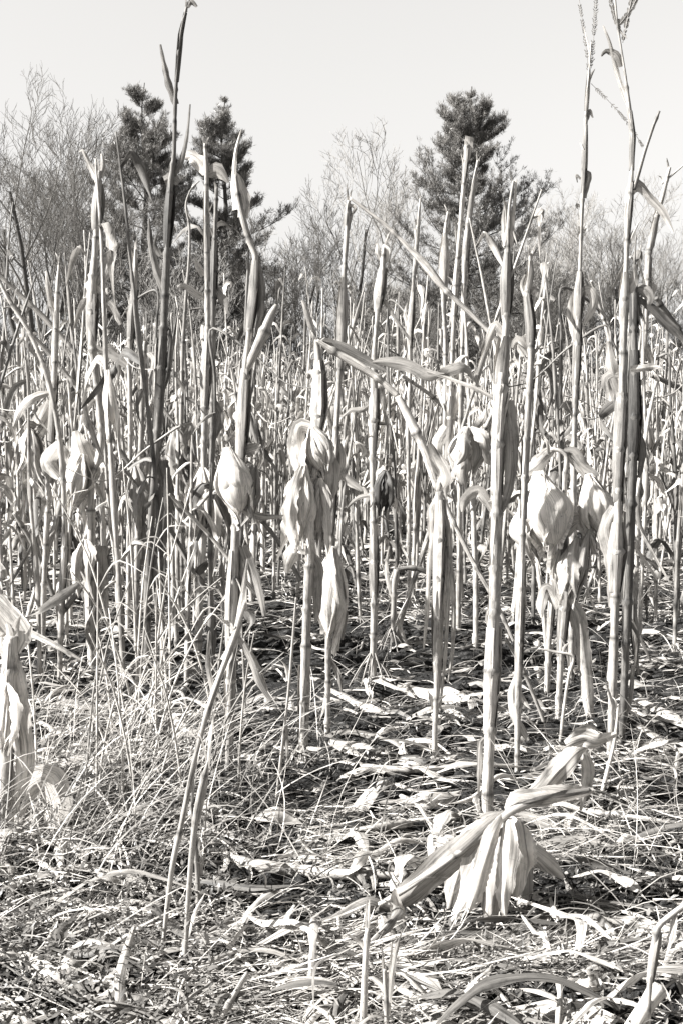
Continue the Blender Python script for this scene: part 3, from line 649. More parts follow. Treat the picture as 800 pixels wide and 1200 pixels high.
stalk('stalk with the largest bleached teardrop husk hanging under a dark arched shank',
  [(653,842,6),(655,800,6),(658,740,7),(661,700,8),(660,640,5),(661,560,4.5),(663,535,4),(655,528,4),(644,526,3.5)],
  sheaths=[(1.5,3.2,1.3,.1,.6),(3.2,4.4,1.5,2.8,.6)],
  leaves=[([(650,527,5,0),(640,532,16,.02),(626,546,20,.03),(612,555,8,.03),(606,558,3,.03)],D(tone=.9)),([(658,530,6),(670,530,16),(682,545,16),(700,556,6)],D(tone=.8)),([(664,535,5),(690,565,7),(720,603,6),(750,650,5),(770,680,3)],D(tone=1.1)),
          ([(655,712,14),(640,690,18),(633,710,12),(634,724,3)],D(tone=1.1)),([(663,700,14),(676,720,22),(684,780,20),(690,830,14),(698,860,4)],D(tone=.9,fold=.5)),([(660,640,14),(652,670,18),(650,700,5)],D(tone=1.2)),
          ([(660,625,18),(676,610,24),(690,625,18),(694,650,5)],D(tone=1.2))],
  ears=[((630,552),(648,640),60,D(clean=1,tone=1.4,core=1.0,cw=1.0,dy=-.05,blades=[(2.1,1.35,.98,-.1),(.5,.9,1.0,-.2),(3.4,.9,1.15,.0),(-1.2,1.2,1,0)])),((618,580),(634,672),48,D(clean=1,tone=.95,n=3,flare=-.3,core=.7,dy=-.02)),((690,555),(706,640),42,D(clean=1,tone=1.4,n=4,dy=-.03)),((676,630),(664,705),30,D(tone=.85,n=5,flare=.2,dy=-.04)),((690,620),(672,700),18,D(tone=.7,n=3,dy=-.07))])
stalk('plain stump stalk behind the teardrop husk, its upper part hidden', [(640,812,5),(642,760,5),(646,700,5),(649,640,5),(652,590,4)], sheaths=[(1.2,2.4,1.3,.2,.9)], tone=.95)
stalk('very tall thin stalk carrying a tassel with one drooping beaded branch',
  [(668,800,6),(670,700,6),(671,600,6),(672,520,5),(674,450,5),(676,390,6),(677,350,5),(679,310,3.5),(681,250,3.2),(684,190,3),(686,135,3),(689,90,2),(692,50,1.4)],
  sheaths=[(3.6,5.3,1.3,.1,.6),(5.3,6.8,1.7,.2,.9),(8.4,9.8,1.6,.1,.6),(10.1,11.1,1.5,2.6,1)],
  leaves=[([(684,232,6),(690,205,7),(687,200,2)],D(tone=.7)),([(678,345,10),(690,340,14),(696,355,13),(684,380,5)],D(tone=1.3)),([(675,400,12),(668,365,10),(672,340,3)],D(tone=1)),([(687,140,5),(690,130,6),(694,138,2)],D(tone=.5)),([(680,210,3),(675,205,4),(676,214,1)],D(tone=.6)),([(681,243,3),(675,240,4),(676,245,1)],D(tone=.5))],
  tassels=[[(690,90,1.4),(684,40,1.4),(678,0,1.2),(676,-20,1)],[(692,80,2),(696,30,2),(699,-15,1.8)],[(692,98,1.2),(712,118,1.4),(732,140,1.2),(753,172,1)]], splinters=0)
stalk('tall stalk with a forked tassel and a leaf draped like a flag two thirds up',
  [(714,900,7),(715,860,7),(718,780,7.5),(720,700,8.5),(722,640,11),(723,600,7),(724,540,7.5),(727,480,8.5),(729,430,7),(730,380,6.5),(731,340,6.5),(733,310,4.5),(735,250,5),(739,210,4),(740,160,4),(736,122,3.5),(730,75,2),(723,30,2),(719,-12,1.5)],
  sheaths=[(3.1,4.7,1.5,.3,.85),(5.2,7.4,1.4,.15,.8),(9,10.7,1.4,2.9,1),(11.5,12.9,1.3,.1,.8),(13.2,14.8,1.25,.1,.55)],
  leaves=[([(735,238,8),(739,222,14),(748,216,16),(762,232,12),(776,248,11),(788,272,3)],D(tone=1,fold=.4)),([(736,124,6),(724,90,7),(714,50,5),(706,30,2)],D(tone=1.35)),([(728,78,8),(722,64,12),(709,60,6),(704,66,2)],D(tone=.6)),([(722,595,20),(712,620,26),(722,660,28),(717,712,12)],D(tone=.75,fold=.5)),
          ([(731,345,12),(742,330,12),(744,310,3)],D(tone=.9)),([(738,432,8),(748,432,10),(766,430,9),(772,430,3)],D(tone=1.3)),([(730,470,16),(716,430,16),(712,400,6)],D(tone=.8)),([(724,440,16),(712,445,20),(716,470,6)],D())],
  tassels=[[(722,30,1.6),(716,5,1.6),(712,-15,1.4)],[(724,30,1.6),(738,12,1.8),(747,-5,1.4)],[(729,50,1.2),(737,10,1.6),(742,-12,1)]],
  pieces=[([(742,222,3),(754,180,3),(764,150,2.6),(772,130,2)],D(tone=.5,node=.3))], splinters=0)
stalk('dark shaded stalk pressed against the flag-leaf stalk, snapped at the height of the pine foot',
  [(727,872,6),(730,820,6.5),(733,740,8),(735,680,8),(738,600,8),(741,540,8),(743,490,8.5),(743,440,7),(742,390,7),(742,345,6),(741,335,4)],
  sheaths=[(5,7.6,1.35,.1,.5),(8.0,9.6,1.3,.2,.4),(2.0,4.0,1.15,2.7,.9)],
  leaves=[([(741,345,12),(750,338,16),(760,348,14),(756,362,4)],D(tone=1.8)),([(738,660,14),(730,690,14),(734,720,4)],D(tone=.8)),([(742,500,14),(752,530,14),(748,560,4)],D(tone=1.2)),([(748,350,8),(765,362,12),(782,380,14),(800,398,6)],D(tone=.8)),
          ([(735,725,5),(750,750,5),(762,775,3)],D(tone=1)),([(741,780,5),(738,820,7),(731,850,3)],D(tone=1.9))], tone=.32)  # low tone puts the shadow on this stalk into its colour
stalk('leaning stalk with a side twig near its tip, rightmost before the pale leafless trees',
  [(742,732,4),(746,640,4.5),(749,540,5),(752,450,5),(756,370,5),(759,300,5),(766,265,4),(775,232,4),(784,196,3)], sheaths=[(4,5,1.3,.2,.8),(5.2,6.6,1.3,2.8,1.1)],
  leaves=[([(756,300,5),(764,290,4),(770,262,2)],D(tone=.8)),([(754,345,10),(764,335,14),(760,355,6)],D()),([(753,400,10),(762,420,10),(770,450,3)],D())],
  pieces=[([(775,215,1.6),(788,204,1.4),(802,192,1)],D(node=.5))])
stalk('stalk before the broad pine whose tall tip ends frayed and flared',
  [(518,745,5),(520,650,4.5),(523,560,4.5),(527,480,4.5),(530,400,4.5),(534,320,4),(539,260,4),(543,210,3.5),(547,170,3)], sheaths=[(6.9,7.9,1.3,.1,.9),(2,3.2,1.5,2.8,1),(4.2,5.1,1.3,.2,.9)],
  leaves=[([(545,190,8),(548,172,12),(550,160,12)],D(tone=1.1)),([(534,310,5),(540,295,5),(543,282,2)],D()),([(523,500,14),(512,520,16),(515,545,6)],D(tone=1.1))])
stalk('stalk before the broad pine whose tall smooth tip leans and ends in a point',
  [(536,742,5),(537,650,4.5),(538,560,4.5),(539,480,4.5),(541,400,4),(543,330,4.5),(546,280,4.5),(552,230,4),(559,188,2)], sheaths=[(5.2,6.2,1.4,.1,.8),(6.2,7.8,1.35,2.9,1)],
  leaves=[([(541,290,5),(550,276,6),(554,266,3)],D()),([(538,430,14),(528,445,12),(524,470,4)],D(tone=1.2)),([(540,440,18),(532,470,20),(528,500,6)],D(tone=1.3))],
  ears=[((545,505),(535,560),26,D(n=4,tone=1.0))])
stalk('slim stalk with one long swollen sheath, beside the pair before the broad pine',
  [(524,712,4),(522,620,4),(520,540,4),(521,470,4),(521,400,4),(519,350,4.5),(520,300,5),(521,270,3),(524,248,2)], sheaths=[(5.1,6.9,1.8,2.8,1.05)], leaves=[([(521,275,4),(526,268,4),(525,252,2)],D())])
stalk('thin pale stalk with a pointed reed-like tip above the left flank of the broad pine',
  [(479,720,3.5),(479,620,3.5),(478,520,3.5),(480,440,3.5),(480,390,3.5),(484,330,3),(488,280,3),(492,232,1.5)], sheaths=[(3.6,4.8,1.7,.2,1),(5.2,6.8,1.5,2.8,1.1)], leaves=[([(480,385,6),(474,370,5),(477,355,2)],D(tone=1.2))])
stalk('stump post wrapped in hanging bleached leaves, nearest of all on the left side',
  [(2,985,11),(6,920,11),(10,850,12),(12,780,12),(14,745,11)],
  leaves=[([(12,760,30),(18,745,44),(8,728,44),(-6,712,40),(-30,700,14)],D(tone=1.3)),([(12,770,24),(18,800,30),(24,840,28),(30,880,26),(26,925,20),(20,955,5)],D(tone=1.35)),([(3,820,26),(-2,880,40),(4,940,34),(10,985,8)],D(tone=1.4)),
          ([(6,790,14),(4,840,16),(-4,900,16)],D(tone=1.2)),([(18,955,18),(34,925,34),(52,916,50),(66,940,48),(60,992,6)],D(tone=1.15))], sheaths=[(1,3.8,1.2,.3,1.1)], ears=[((8,800),(2,900),34,D(n=4,tone=1.3,dy=-.05))], splinters=3, tone=1.1)
# --- thin leaning stems and stubs in front
stalk('longer of two slim stems leaning together in the grass, forked at its top', [(188,1132,4),(194,1080,4.5),(203,1010,5),(214,960,5),(226,900,5),(240,845,5),(252,808,5.5),(264,775,5),(276,742,5),(288,704,3)], leaves=[([(264,775,14),(276,745,12),(284,700,8),(290,655,3)],D(tone=1.1)),([(250,812,8),(244,780,7),(246,740,3)],D()),([(276,742,8),(292,770,8),(304,800,10),(318,822,3)],D(tone=.8))], node=.3)
stalk('shorter of two slim stems leaning together in the grass, with a rolled leaf tip', [(216,1140,4),(219,1080,4.5),(224,1010,5),(230,955,6),(238,915,6),(245,888,2)], leaves=[([(230,965,10),(238,930,11),(245,890,3)],D(tone=1.1,curl=1.3))], node=.35)
stalk('dark slim stem close behind the rolled-tip stem', [(233,1095,4.5),(232,1040,4.5),(229,985,4.5),(224,940,3)], tone=.5)
stalk('bent cane at the lower right corner with its top folded flat to the edge', [(757,1215,6),(760,1160,5.5),(765,1120,6),(771,1086,6),(784,1074,5.5),(800,1062,5),(830,1046,4)], sheaths=[(1.2,2.8,1.35,.2,1)], node=.12)
stalk('short cut cane at the bottom edge, taller of two', [(424,1225,6.5),(426,1170,6.5),(428,1120,6),(430,1088,5)], tone=1.05, splinters=2)
stalk('short cut cane at the bottom edge, shorter of two', [(453,1225,4.5),(452,1180,4.5),(450,1135,4)], tone=1.0, splinters=1)
stalk('thin leaning twig stem right of the open ground foot, behind the leaning pair', [(322,945,2.6),(330,880,2.6),(338,810,2.4),(343,750,2.4),(347,700,2)], tone=.85, node=.4, splinters=0)
stalk('thin upright stem bent over at its top beside the curled husks', [(655,868,3),(660,830,3),(666,790,3),(671,769,2.6),(650,764,2.2),(630,760,1.6)], node=.4, splinters=0, tone=1.15)
stalk('slim stem with a sharp lean rising out of the straw right of the fallen ear', [(702,932,4),(712,900,4),(720,865,3.5),(724,825,2.5)], node=.35, splinters=1, tone=1.1)
stalk('bleached stalk slanting left in the left rows, foot hidden by grass', [(70,802,5),(72,720,5),(76,640,5),(74,560,5),(68,500,5),(55,440,4.5),(35,390,4),(10,350,3.5),(-6,318,3)], sheaths=[(1,2.2,1.3,.1,.9)], leaves=[([(60,460,6),(40,466,12),(24,480,12),(16,500,3)],D(tone=1.1)),([(70,520,14),(56,540,24),(70,560,10)],D(tone=1.2))])
stalk('stalk with twin spiky tips beneath the large leafless tree', [(50,762,5),(52,680,5),(56,600,5),(60,520,5),(64,440,5),(66,380,4.5),(68,330,3.5),(70,305,2)], sheaths=[(2.6,4,1.4,.2,.8),(4.2,5.4,1.3,2.8,1)], leaves=[([(60,470,12),(44,500,26),(30,520,20),(24,530,5)],D(tone=1.2)),([(66,380,8),(58,345,8),(54,318,3)],D()),([(64,520,18),(80,540,22),(92,530,6)],D(tone=1.1))], ears=[((36,500),(44,560),22,D(n=4,tone=.9))])
stalk('straight stalk just left of the wider pine with a stub sheath held off its tip', [(150,742,4.5),(151,660,4.5),(152,580,4.5),(153,500,4.5),(152,420,4.5),(155,370,5),(158,330,4.5),(159,292,2.5)], sheaths=[(4.2,5.8,1.6,.2,.7)], leaves=[([(158,320,6),(154,300,6),(151,284,2)],D(tone=.9)),([(152,430,10),(130,415,12),(112,408,8)],D(tone=.7))])
stalk('stalk behind the left pair whose long tip makes a thin wavy line', [(214,720,3.5),(213,640,4),(212,560,4),(213,480,4),(214,420,3.5),(218,350,3),(222,300,2.6),(222,265,2.2),(218,240,1.8),(224,222,1.5),(234,212,1)], tone=.65, leaves=[([(213,520,12),(224,500,16),(232,480,5)],D(tone=1.3))], ears=[((206,500),(212,560),24,D(n=4,tone=1.0)),((216,520),(224,560),20,D(n=3,tone=.5))], splinters=0)
stalk('stalk between the hooked one and the tallest, wearing a large rough husk at waist height', [(160,770,5),(160,700,5),(162,620,6),(164,560,5),(166,500,5),(168,440,4.5),(170,400,3)], ears=[((158,545),(168,612),26,D(n=5,tone=.75))], tone=.85, leaves=[([(162,600,10),(172,640,14),(165,670,5)],D(tone=.5))])
# ------------------------------------------------------------------ the big fallen ear in front
def fallen_ear():
    bx, by = G(575, 1088); Y = by + 0.04; org = np.array((bx, Y, gz(bx, Y)))
    t = empty('fallen_corn_ear', org, 'large fallen corn ear with flared papery husk leaves, hanging from a snapped stem', 'corn ear')
    pp = w3([(690,926,2.5,.10),(650,932,3,.05),(600,950,5,0),(560,982,4.5,-.02),(510,1018,4,-.04),(462,1050,3.5,-.05),(430,1068,3,-.05)], Y - 0.06)
    mb = MB(); stem_tube(mb, pp, 60, 9, .2, 5); mb.obj('snapped_stem', M['stem'], t, org, .85)
    a = P(592, 958, Y); b = P(574, 1092, Y); wm = 92*Y/F_PX
    mb = MB(); husk_core(mb, a, a + (b-a)*.55, wm*.62, tone=.9); core = mb.obj('ear_husk', M['husk'], t, org, .9)
    # blades as ribbons traced in the husk's own volume
    for i, (pts, kw) in enumerate([
        ([(588,958,12,-.03),(564,975,28,-.06),(542,1010,34,-.07),(530,1045,20,-.06),(524,1066,3,-.05)], D(tone=1.0)),
        ([(590,960,12,-.04),(574,985,32,-.08),(562,1020,42,-.10),(546,1052,30,-.10),(528,1082,3,-.10)], D(tone=1.12)),
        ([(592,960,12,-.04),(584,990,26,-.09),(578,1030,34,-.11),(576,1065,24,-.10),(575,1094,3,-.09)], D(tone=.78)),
        ([(594,958,12,-.04),(602,985,36,-.07),(607,1015,42,-.08),(606,1036,24,-.07),(603,1054,3,-.06)], D(tone=1.12)),
        ([(597,958,12,0),(618,990,26,.02),(640,1010,22,.04),(660,1030,5,.06)], D(tone=1)),
        ([(590,958,10,-.07),(578,980,18,-.11),(566,1015,22,-.13),(556,1045,18,-.13),(548,1070,3,-.12)], D(tone=.95)),
        ([(595,958,10,-.07),(596,985,18,-.11),(592,1020,24,-.12),(590,1050,18,-.12),(592,1078,3,-.11)], D(tone=1.05)),
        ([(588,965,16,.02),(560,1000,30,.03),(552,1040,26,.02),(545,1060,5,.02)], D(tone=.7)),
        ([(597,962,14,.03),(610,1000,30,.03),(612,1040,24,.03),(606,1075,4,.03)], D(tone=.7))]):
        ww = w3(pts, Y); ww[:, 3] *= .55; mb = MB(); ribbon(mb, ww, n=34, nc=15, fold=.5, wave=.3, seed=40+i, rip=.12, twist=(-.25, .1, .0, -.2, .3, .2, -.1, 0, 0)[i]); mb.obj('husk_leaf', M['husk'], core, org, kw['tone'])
    for i, (pts, kw, lab) in enumerate([
        ([(604,946,8,-.05),(572,970,16,-.08),(530,1008,34,-.10),(494,1038,38,-.10),(462,1058,20,-.09),(438,1066,5,-.08)], D(tone=.62, fold=.5), 'dark boat-shaped sheath'),  # sheath coloured darker than the leaves around it
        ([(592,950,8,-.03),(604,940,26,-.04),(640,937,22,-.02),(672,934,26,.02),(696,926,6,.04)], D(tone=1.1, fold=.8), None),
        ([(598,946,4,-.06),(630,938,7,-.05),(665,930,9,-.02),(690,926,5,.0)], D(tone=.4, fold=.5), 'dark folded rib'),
        ([(612,946,8,.03),(634,926,22,.04),(656,900,28,.06),(676,880,20,.08),(694,872,8,.1)], D(tone=.95, fold=.5), None),
        ([(662,872,8,.05),(682,864,22,.06),(700,868,20,.07),(722,860,5,.08)], D(tone=1.3, fold=.2), None),
        ([(664,870,8,.07),(684,860,22,.08),(700,868,18,.10),(716,862,5,.12)], D(tone=1.1, fold=.2), None),
        ([(680,876,8,.1),(688,900,15,.1),(686,925,13,.1),(680,950,4,.1)], D(tone=.9), None)]):
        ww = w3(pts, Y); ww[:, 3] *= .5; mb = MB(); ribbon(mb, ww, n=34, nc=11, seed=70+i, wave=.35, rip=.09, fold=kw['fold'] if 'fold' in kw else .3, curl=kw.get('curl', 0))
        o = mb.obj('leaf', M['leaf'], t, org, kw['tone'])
        if lab: o['label'] = lab
fallen_ear()

# ------------------------------------------------------------------ things lying on the field, one by one
def lie(name, label, cat, pts, tone=1.0, kind='leaf', group=None, lift=0.02, **kw):
    """pts: (px,py,w_px[,height above soil])"""
    rows = []
    for q in pts:
        x, y = G(q[0], q[1]); h = q[3] if len(q) > 3 else lift
        # the eye sees it at height h: slide along the ray
        p = P(q[0], q[1], y); d = p - np.array((0, 0, CAM_H)); k = 1 - h/CAM_H
        p = np.array((0, 0, CAM_H)) + d*k
        rows.append((p[0], p[1], max(p[2], gz(p[0], p[1]) + .004), q[2]*p[1]/F_PX*.5))
    rows = np.array(rows); m = rows[:, :3].mean(0); org = (m[0], m[1], gz(m[0], m[1])); L = np.linalg.norm(np.diff(rows[:, :3], axis=0), axis=1).sum()
    mb = MB()
    if kind == 'leaf': ribbon(mb, rows, n=int(np.clip(L/.012, 12, 50)), nc=9, seed=nxt(), ref=(0.1, -.55, .83), **kw); me_m = M['leaf']
    else: stem_tube(mb, rows, int(np.clip(L/.012, 12, 80)), 9, .16, nxt()); me_m = M['stem']
    o = mb.obj(name, me_m, None, org, tone); o.location = [float(q) for q in org]
    tag(o, label, cat, group)
LG = 'fallen corn leaves and canes on the field'
for q_ in (('pale leaf blade lying under the snapped stem end, sloping toward the cut canes',[(446,1072,8,.05),(458,1098,26,.07),(478,1126,34,.07),(500,1150,28,.05),(522,1176,6,.02)],1.2,D(fold=.4)),
           ('dark leaf blade tucked beneath the sloping pale blade',[(456,1066,8,.03),(474,1092,26,.05),(494,1118,26,.04),(516,1146,8,.01)],.45,D()),  # low tone, a darker blade than the one above
           ('stubby white leaf piece standing beside the snapped stem end',[(470,1090,16,.01),(466,1068,18,.05),(464,1052,14,.09),(463,1042,4,.11)],1.2,D()),
           ('pale leaf fanning away from the snapped stem end toward the leaning pair',[(442,1078,10,.04),(418,1094,30,.06),(398,1118,26,.04),(382,1134,5,.01)],1.1,D(curl=.5)),
           ('broad crumpled leaf lying between the two short cut canes and the fallen ear',[(478,1112,16,.02),(506,1116,34,.06),(536,1110,28,.03),(560,1106,8,.01)],1.15,D(curl=.7)),
           ('crumpled husk scrap right under the hanging husk leaf tips',[(590,1108,10,.01),(610,1118,26,.04),(632,1122,24,.03),(655,1116,6,.01)],1.05,D(curl=.6)),
           ('papery leaf lying below the flat pale cane near the bent cane',[(660,1140,8,.01),(688,1148,26,.04),(716,1140,26,.03),(742,1132,6,.01)],1.1,D(curl=.5)),
           ('folded pale leaf near the lower edge left of the large leaf',[(470,1180,14,.01),(500,1176,30,.04),(530,1184,26,.03),(548,1196,8,.01)],1.1,D(curl=.6)),
           ('long strap leaf lying across the straw left of the cut canes',[(300,1160,10,.02),(340,1148,20,.04),(380,1152,20,.03),(412,1166,6,.01)],1.1,D(curl=.3)),
           ('ragged leaf lying over dark soil behind the fallen ear',[(470,930,8,.01),(492,938,20,.03),(520,934,18,.02),(540,926,5,.01)],1.1,D(curl=.5)),
           ('broad leaf scrap on the dark soil before the thick pale stalk',[(300,960,8,.01),(322,952,20,.03),(345,956,20,.02),(362,964,6,.01)],1.0,D(curl=.5))):
    lie('fallen_leaf', q_[0], 'leaf', q_[1], tone=q_[2], group=LG, **q_[3])
lie('fallen_cane','long pale cane lying across the middle of the near ground, left of the fallen ear','cane',[(262,1004,10),(300,1014,15),(350,1020,17),(395,1024,13),(480,1026,6)],kind='stem',tone=1.1,group=LG)
lie('fallen_leaf','broad husk leaf resting on the long pale cane','leaf',[(335,996,16),(370,1004,22),(410,1012,26),(436,1002,10)],tone=1.05,group=LG)
lie('fallen_leaf','folded leaf scrap crossing the right end of the long pale cane','leaf',[(405,1022,12,.03),(418,1010,16,.06),(432,996,12,.07)],tone=1.05,group=LG)
lie('fallen_cane','pale cane behind the fallen ear sloping up to its snapped stem','cane',[(410,975,8),(450,968,10),(500,964,10),(540,956,7)],kind='stem',tone=1.05,group=LG)
lie('fallen_leaf','upright torn leaf triangle standing in the dark soil patch','leaf',[(418,952,14,.01),(428,936,22,.04),(440,926,10,.05)],tone=1.0,group=LG)
lie('fallen_leaf','large pale leaf hugging the bottom edge, right of the short cut canes','leaf',[(540,1196,22),(600,1192,40),(660,1190,46),(720,1200,30)],tone=.95,group=LG)
lie('fallen_leaf','wide pale leaf sheet running to the right edge beside the bent cane','leaf',[(640,1098,16),(690,1092,30),(740,1090,40),(800,1100,40),(850,1105,20)],tone=1.05,group=LG)
lie('fallen_cane','pale cane lying flat beneath the shadow of the fallen ear','cane',[(612,1100,10),(650,1098,14),(690,1098,14),(730,1100,10)],kind='stem',tone=1.1,group=LG)
lie('fallen_leaf','crumpled white leaf at the edge of the ear shadow','leaf',[(678,1085,14),(694,1072,26,.04),(715,1078,24,.03),(735,1090,10)],tone=1.15,group=LG,curl=1.0)
lie('fallen_leaf','pale squarish leaf scrap in the left front litter','leaf',[(72,1132,14,.02),(84,1128,30,.04),(96,1124,26,.03)],tone=1.1,group=LG,curl=.6)
lie('fallen_leaf','long crumpled leaf covering the lower left corner','leaf',[(-20,1110,26),(20,1128,40),(60,1142,34),(110,1146,24),(160,1150,8)],tone=1.1,group=LG,curl=.5)
lie('fallen_leaf','broad strap leaf cutting the bottom left corner','leaf',[(-20,1162,20),(5,1178,26),(28,1200,26),(40,1225,20)],tone=1.1,group=LG)
lie('fallen_leaf','curled leaf twisting upright left of the leaning pair foot','leaf',[(122,1190,20),(136,1176,26,.03),(138,1150,16,.05),(150,1110,10,.10),(158,1085,5,.13)],tone=.95,group=LG,curl=.6)
lie('fallen_leaf','pointed husk leaf fanning right of the leaning pair foot','leaf',[(232,1120,10),(252,1105,30,.03),(275,1088,36,.05),(290,1080,8,.05)],tone=1.05,group=LG)
lie('fallen_leaf','flat husk leaf between the leaning pair and the cut canes','leaf',[(330,1085,10),(365,1096,26),(400,1106,30),(425,1110,10)],tone=1.05,group=LG)
lie('fallen_leaf','dull leaf behind the flat husk leaf','leaf',[(240,1135,10),(280,1122,30),(320,1118,26),(352,1128,8)],tone=.6,group=LG)  # greyer tone than the neighbouring leaves
lie('fallen_leaf','long pale leaf lying on open ground between the thick pale stalk and the brace roots','leaf',[(386,806,10),(405,815,16),(425,826,14),(455,836,5)],tone=1.15,group=LG)
lie('fallen_leaf','bundle of husk leaf on the open ground front of the brace roots','leaf',[(388,866,10),(408,872,22),(430,876,20),(456,884,8)],tone=1.05,group=LG,curl=.9)
lie('fallen_leaf','small white leaf beside the foot of the cloaked stalk','leaf',[(436,880,8),(446,886,16),(456,890,6)],tone=1.15,group=LG)
lie('fallen_cane','grey cane lying level in front of the cloaked stalk foot','cane',[(398,898,7),(440,900,9),(480,902,9),(512,900,6)],kind='stem',tone=.8,group=LG)
lie('fallen_leaf','white leaf mat behind the cloaked stalk','leaf',[(466,800,14),(490,806,24),(520,812,24),(550,816,10)],tone=1.15,group=LG,curl=.6)
lie('fallen_leaf','wide leaf lying right of the front pair of tall stalks','leaf',[(745,818,8),(770,830,16),(800,846,20),(840,860,12)],tone=1.25,group=LG)
lie('fallen_leaf','long leaf strip lying toward the right edge below the front pair of tall stalks','leaf',[(735,840,8),(762,858,14),(800,880,16),(840,893,10)],tone=1.25,group=LG)
lie('fallen_cane','straight cane lying on straw near the right edge','cane',[(640,940,5),(700,952,6),(760,960,6),(830,972,5)],kind='stem',tone=.9,group=LG)
lie('fallen_leaf','small bright leaf folded among grass by the wrapped post','leaf',[(104,1010,12),(125,1022,18,.03),(150,1030,14,.02),(185,1040,5)],tone=1.05,group=LG,curl=.8)
lie('fallen_leaf','fuzzy pale leaf in the straw behind the leaning pair','leaf',[(200,840,8),(218,852,20,.02),(232,856,14)],tone=1.1,group=LG,curl=.9)
lie('fallen_leaf','bright leaf scrap by the foot of the egg-husk stalk','leaf',[(230,938,10),(246,944,18,.03),(262,950,8)],tone=1.0,group=LG,curl=1)
lie('fallen_leaf','dark boat-shaped leaf caught on the left stems above the grass','leaf',[(24,726,5,.30),(45,716,10,.34),(70,700,14,.38),(92,684,6,.42)],tone=.4,group=LG)
lie('fallen_leaf','long straight blade sloping down from the wrapped post','leaf',[(-8,718,8,.34),(30,738,8,.30),(66,756,8,.26),(100,775,5,.22)],tone=.7,group=LG)
lie('fallen_cane','crooked slim cane in front of the cut canes, pointing down right','cane',[(452,1130,4,.06),(490,1150,6,.05),(530,1170,6,.04),(580,1190,5,.03)],kind='stem',tone=.45,group=LG)
lie('fallen_cane','slim cane poking up from the straw left of the cut canes','cane',[(256,1200,7,.02),(272,1170,7,.06),(290,1140,5,.1)],kind='stem',tone=1.1,group=LG)
lie('fallen_cane','thick knuckled cane end in the lower right corner','cane',[(735,1215,22,.02),(756,1180,20,.04),(770,1160,24,.05)],kind='stem',tone=1.1,group=LG)

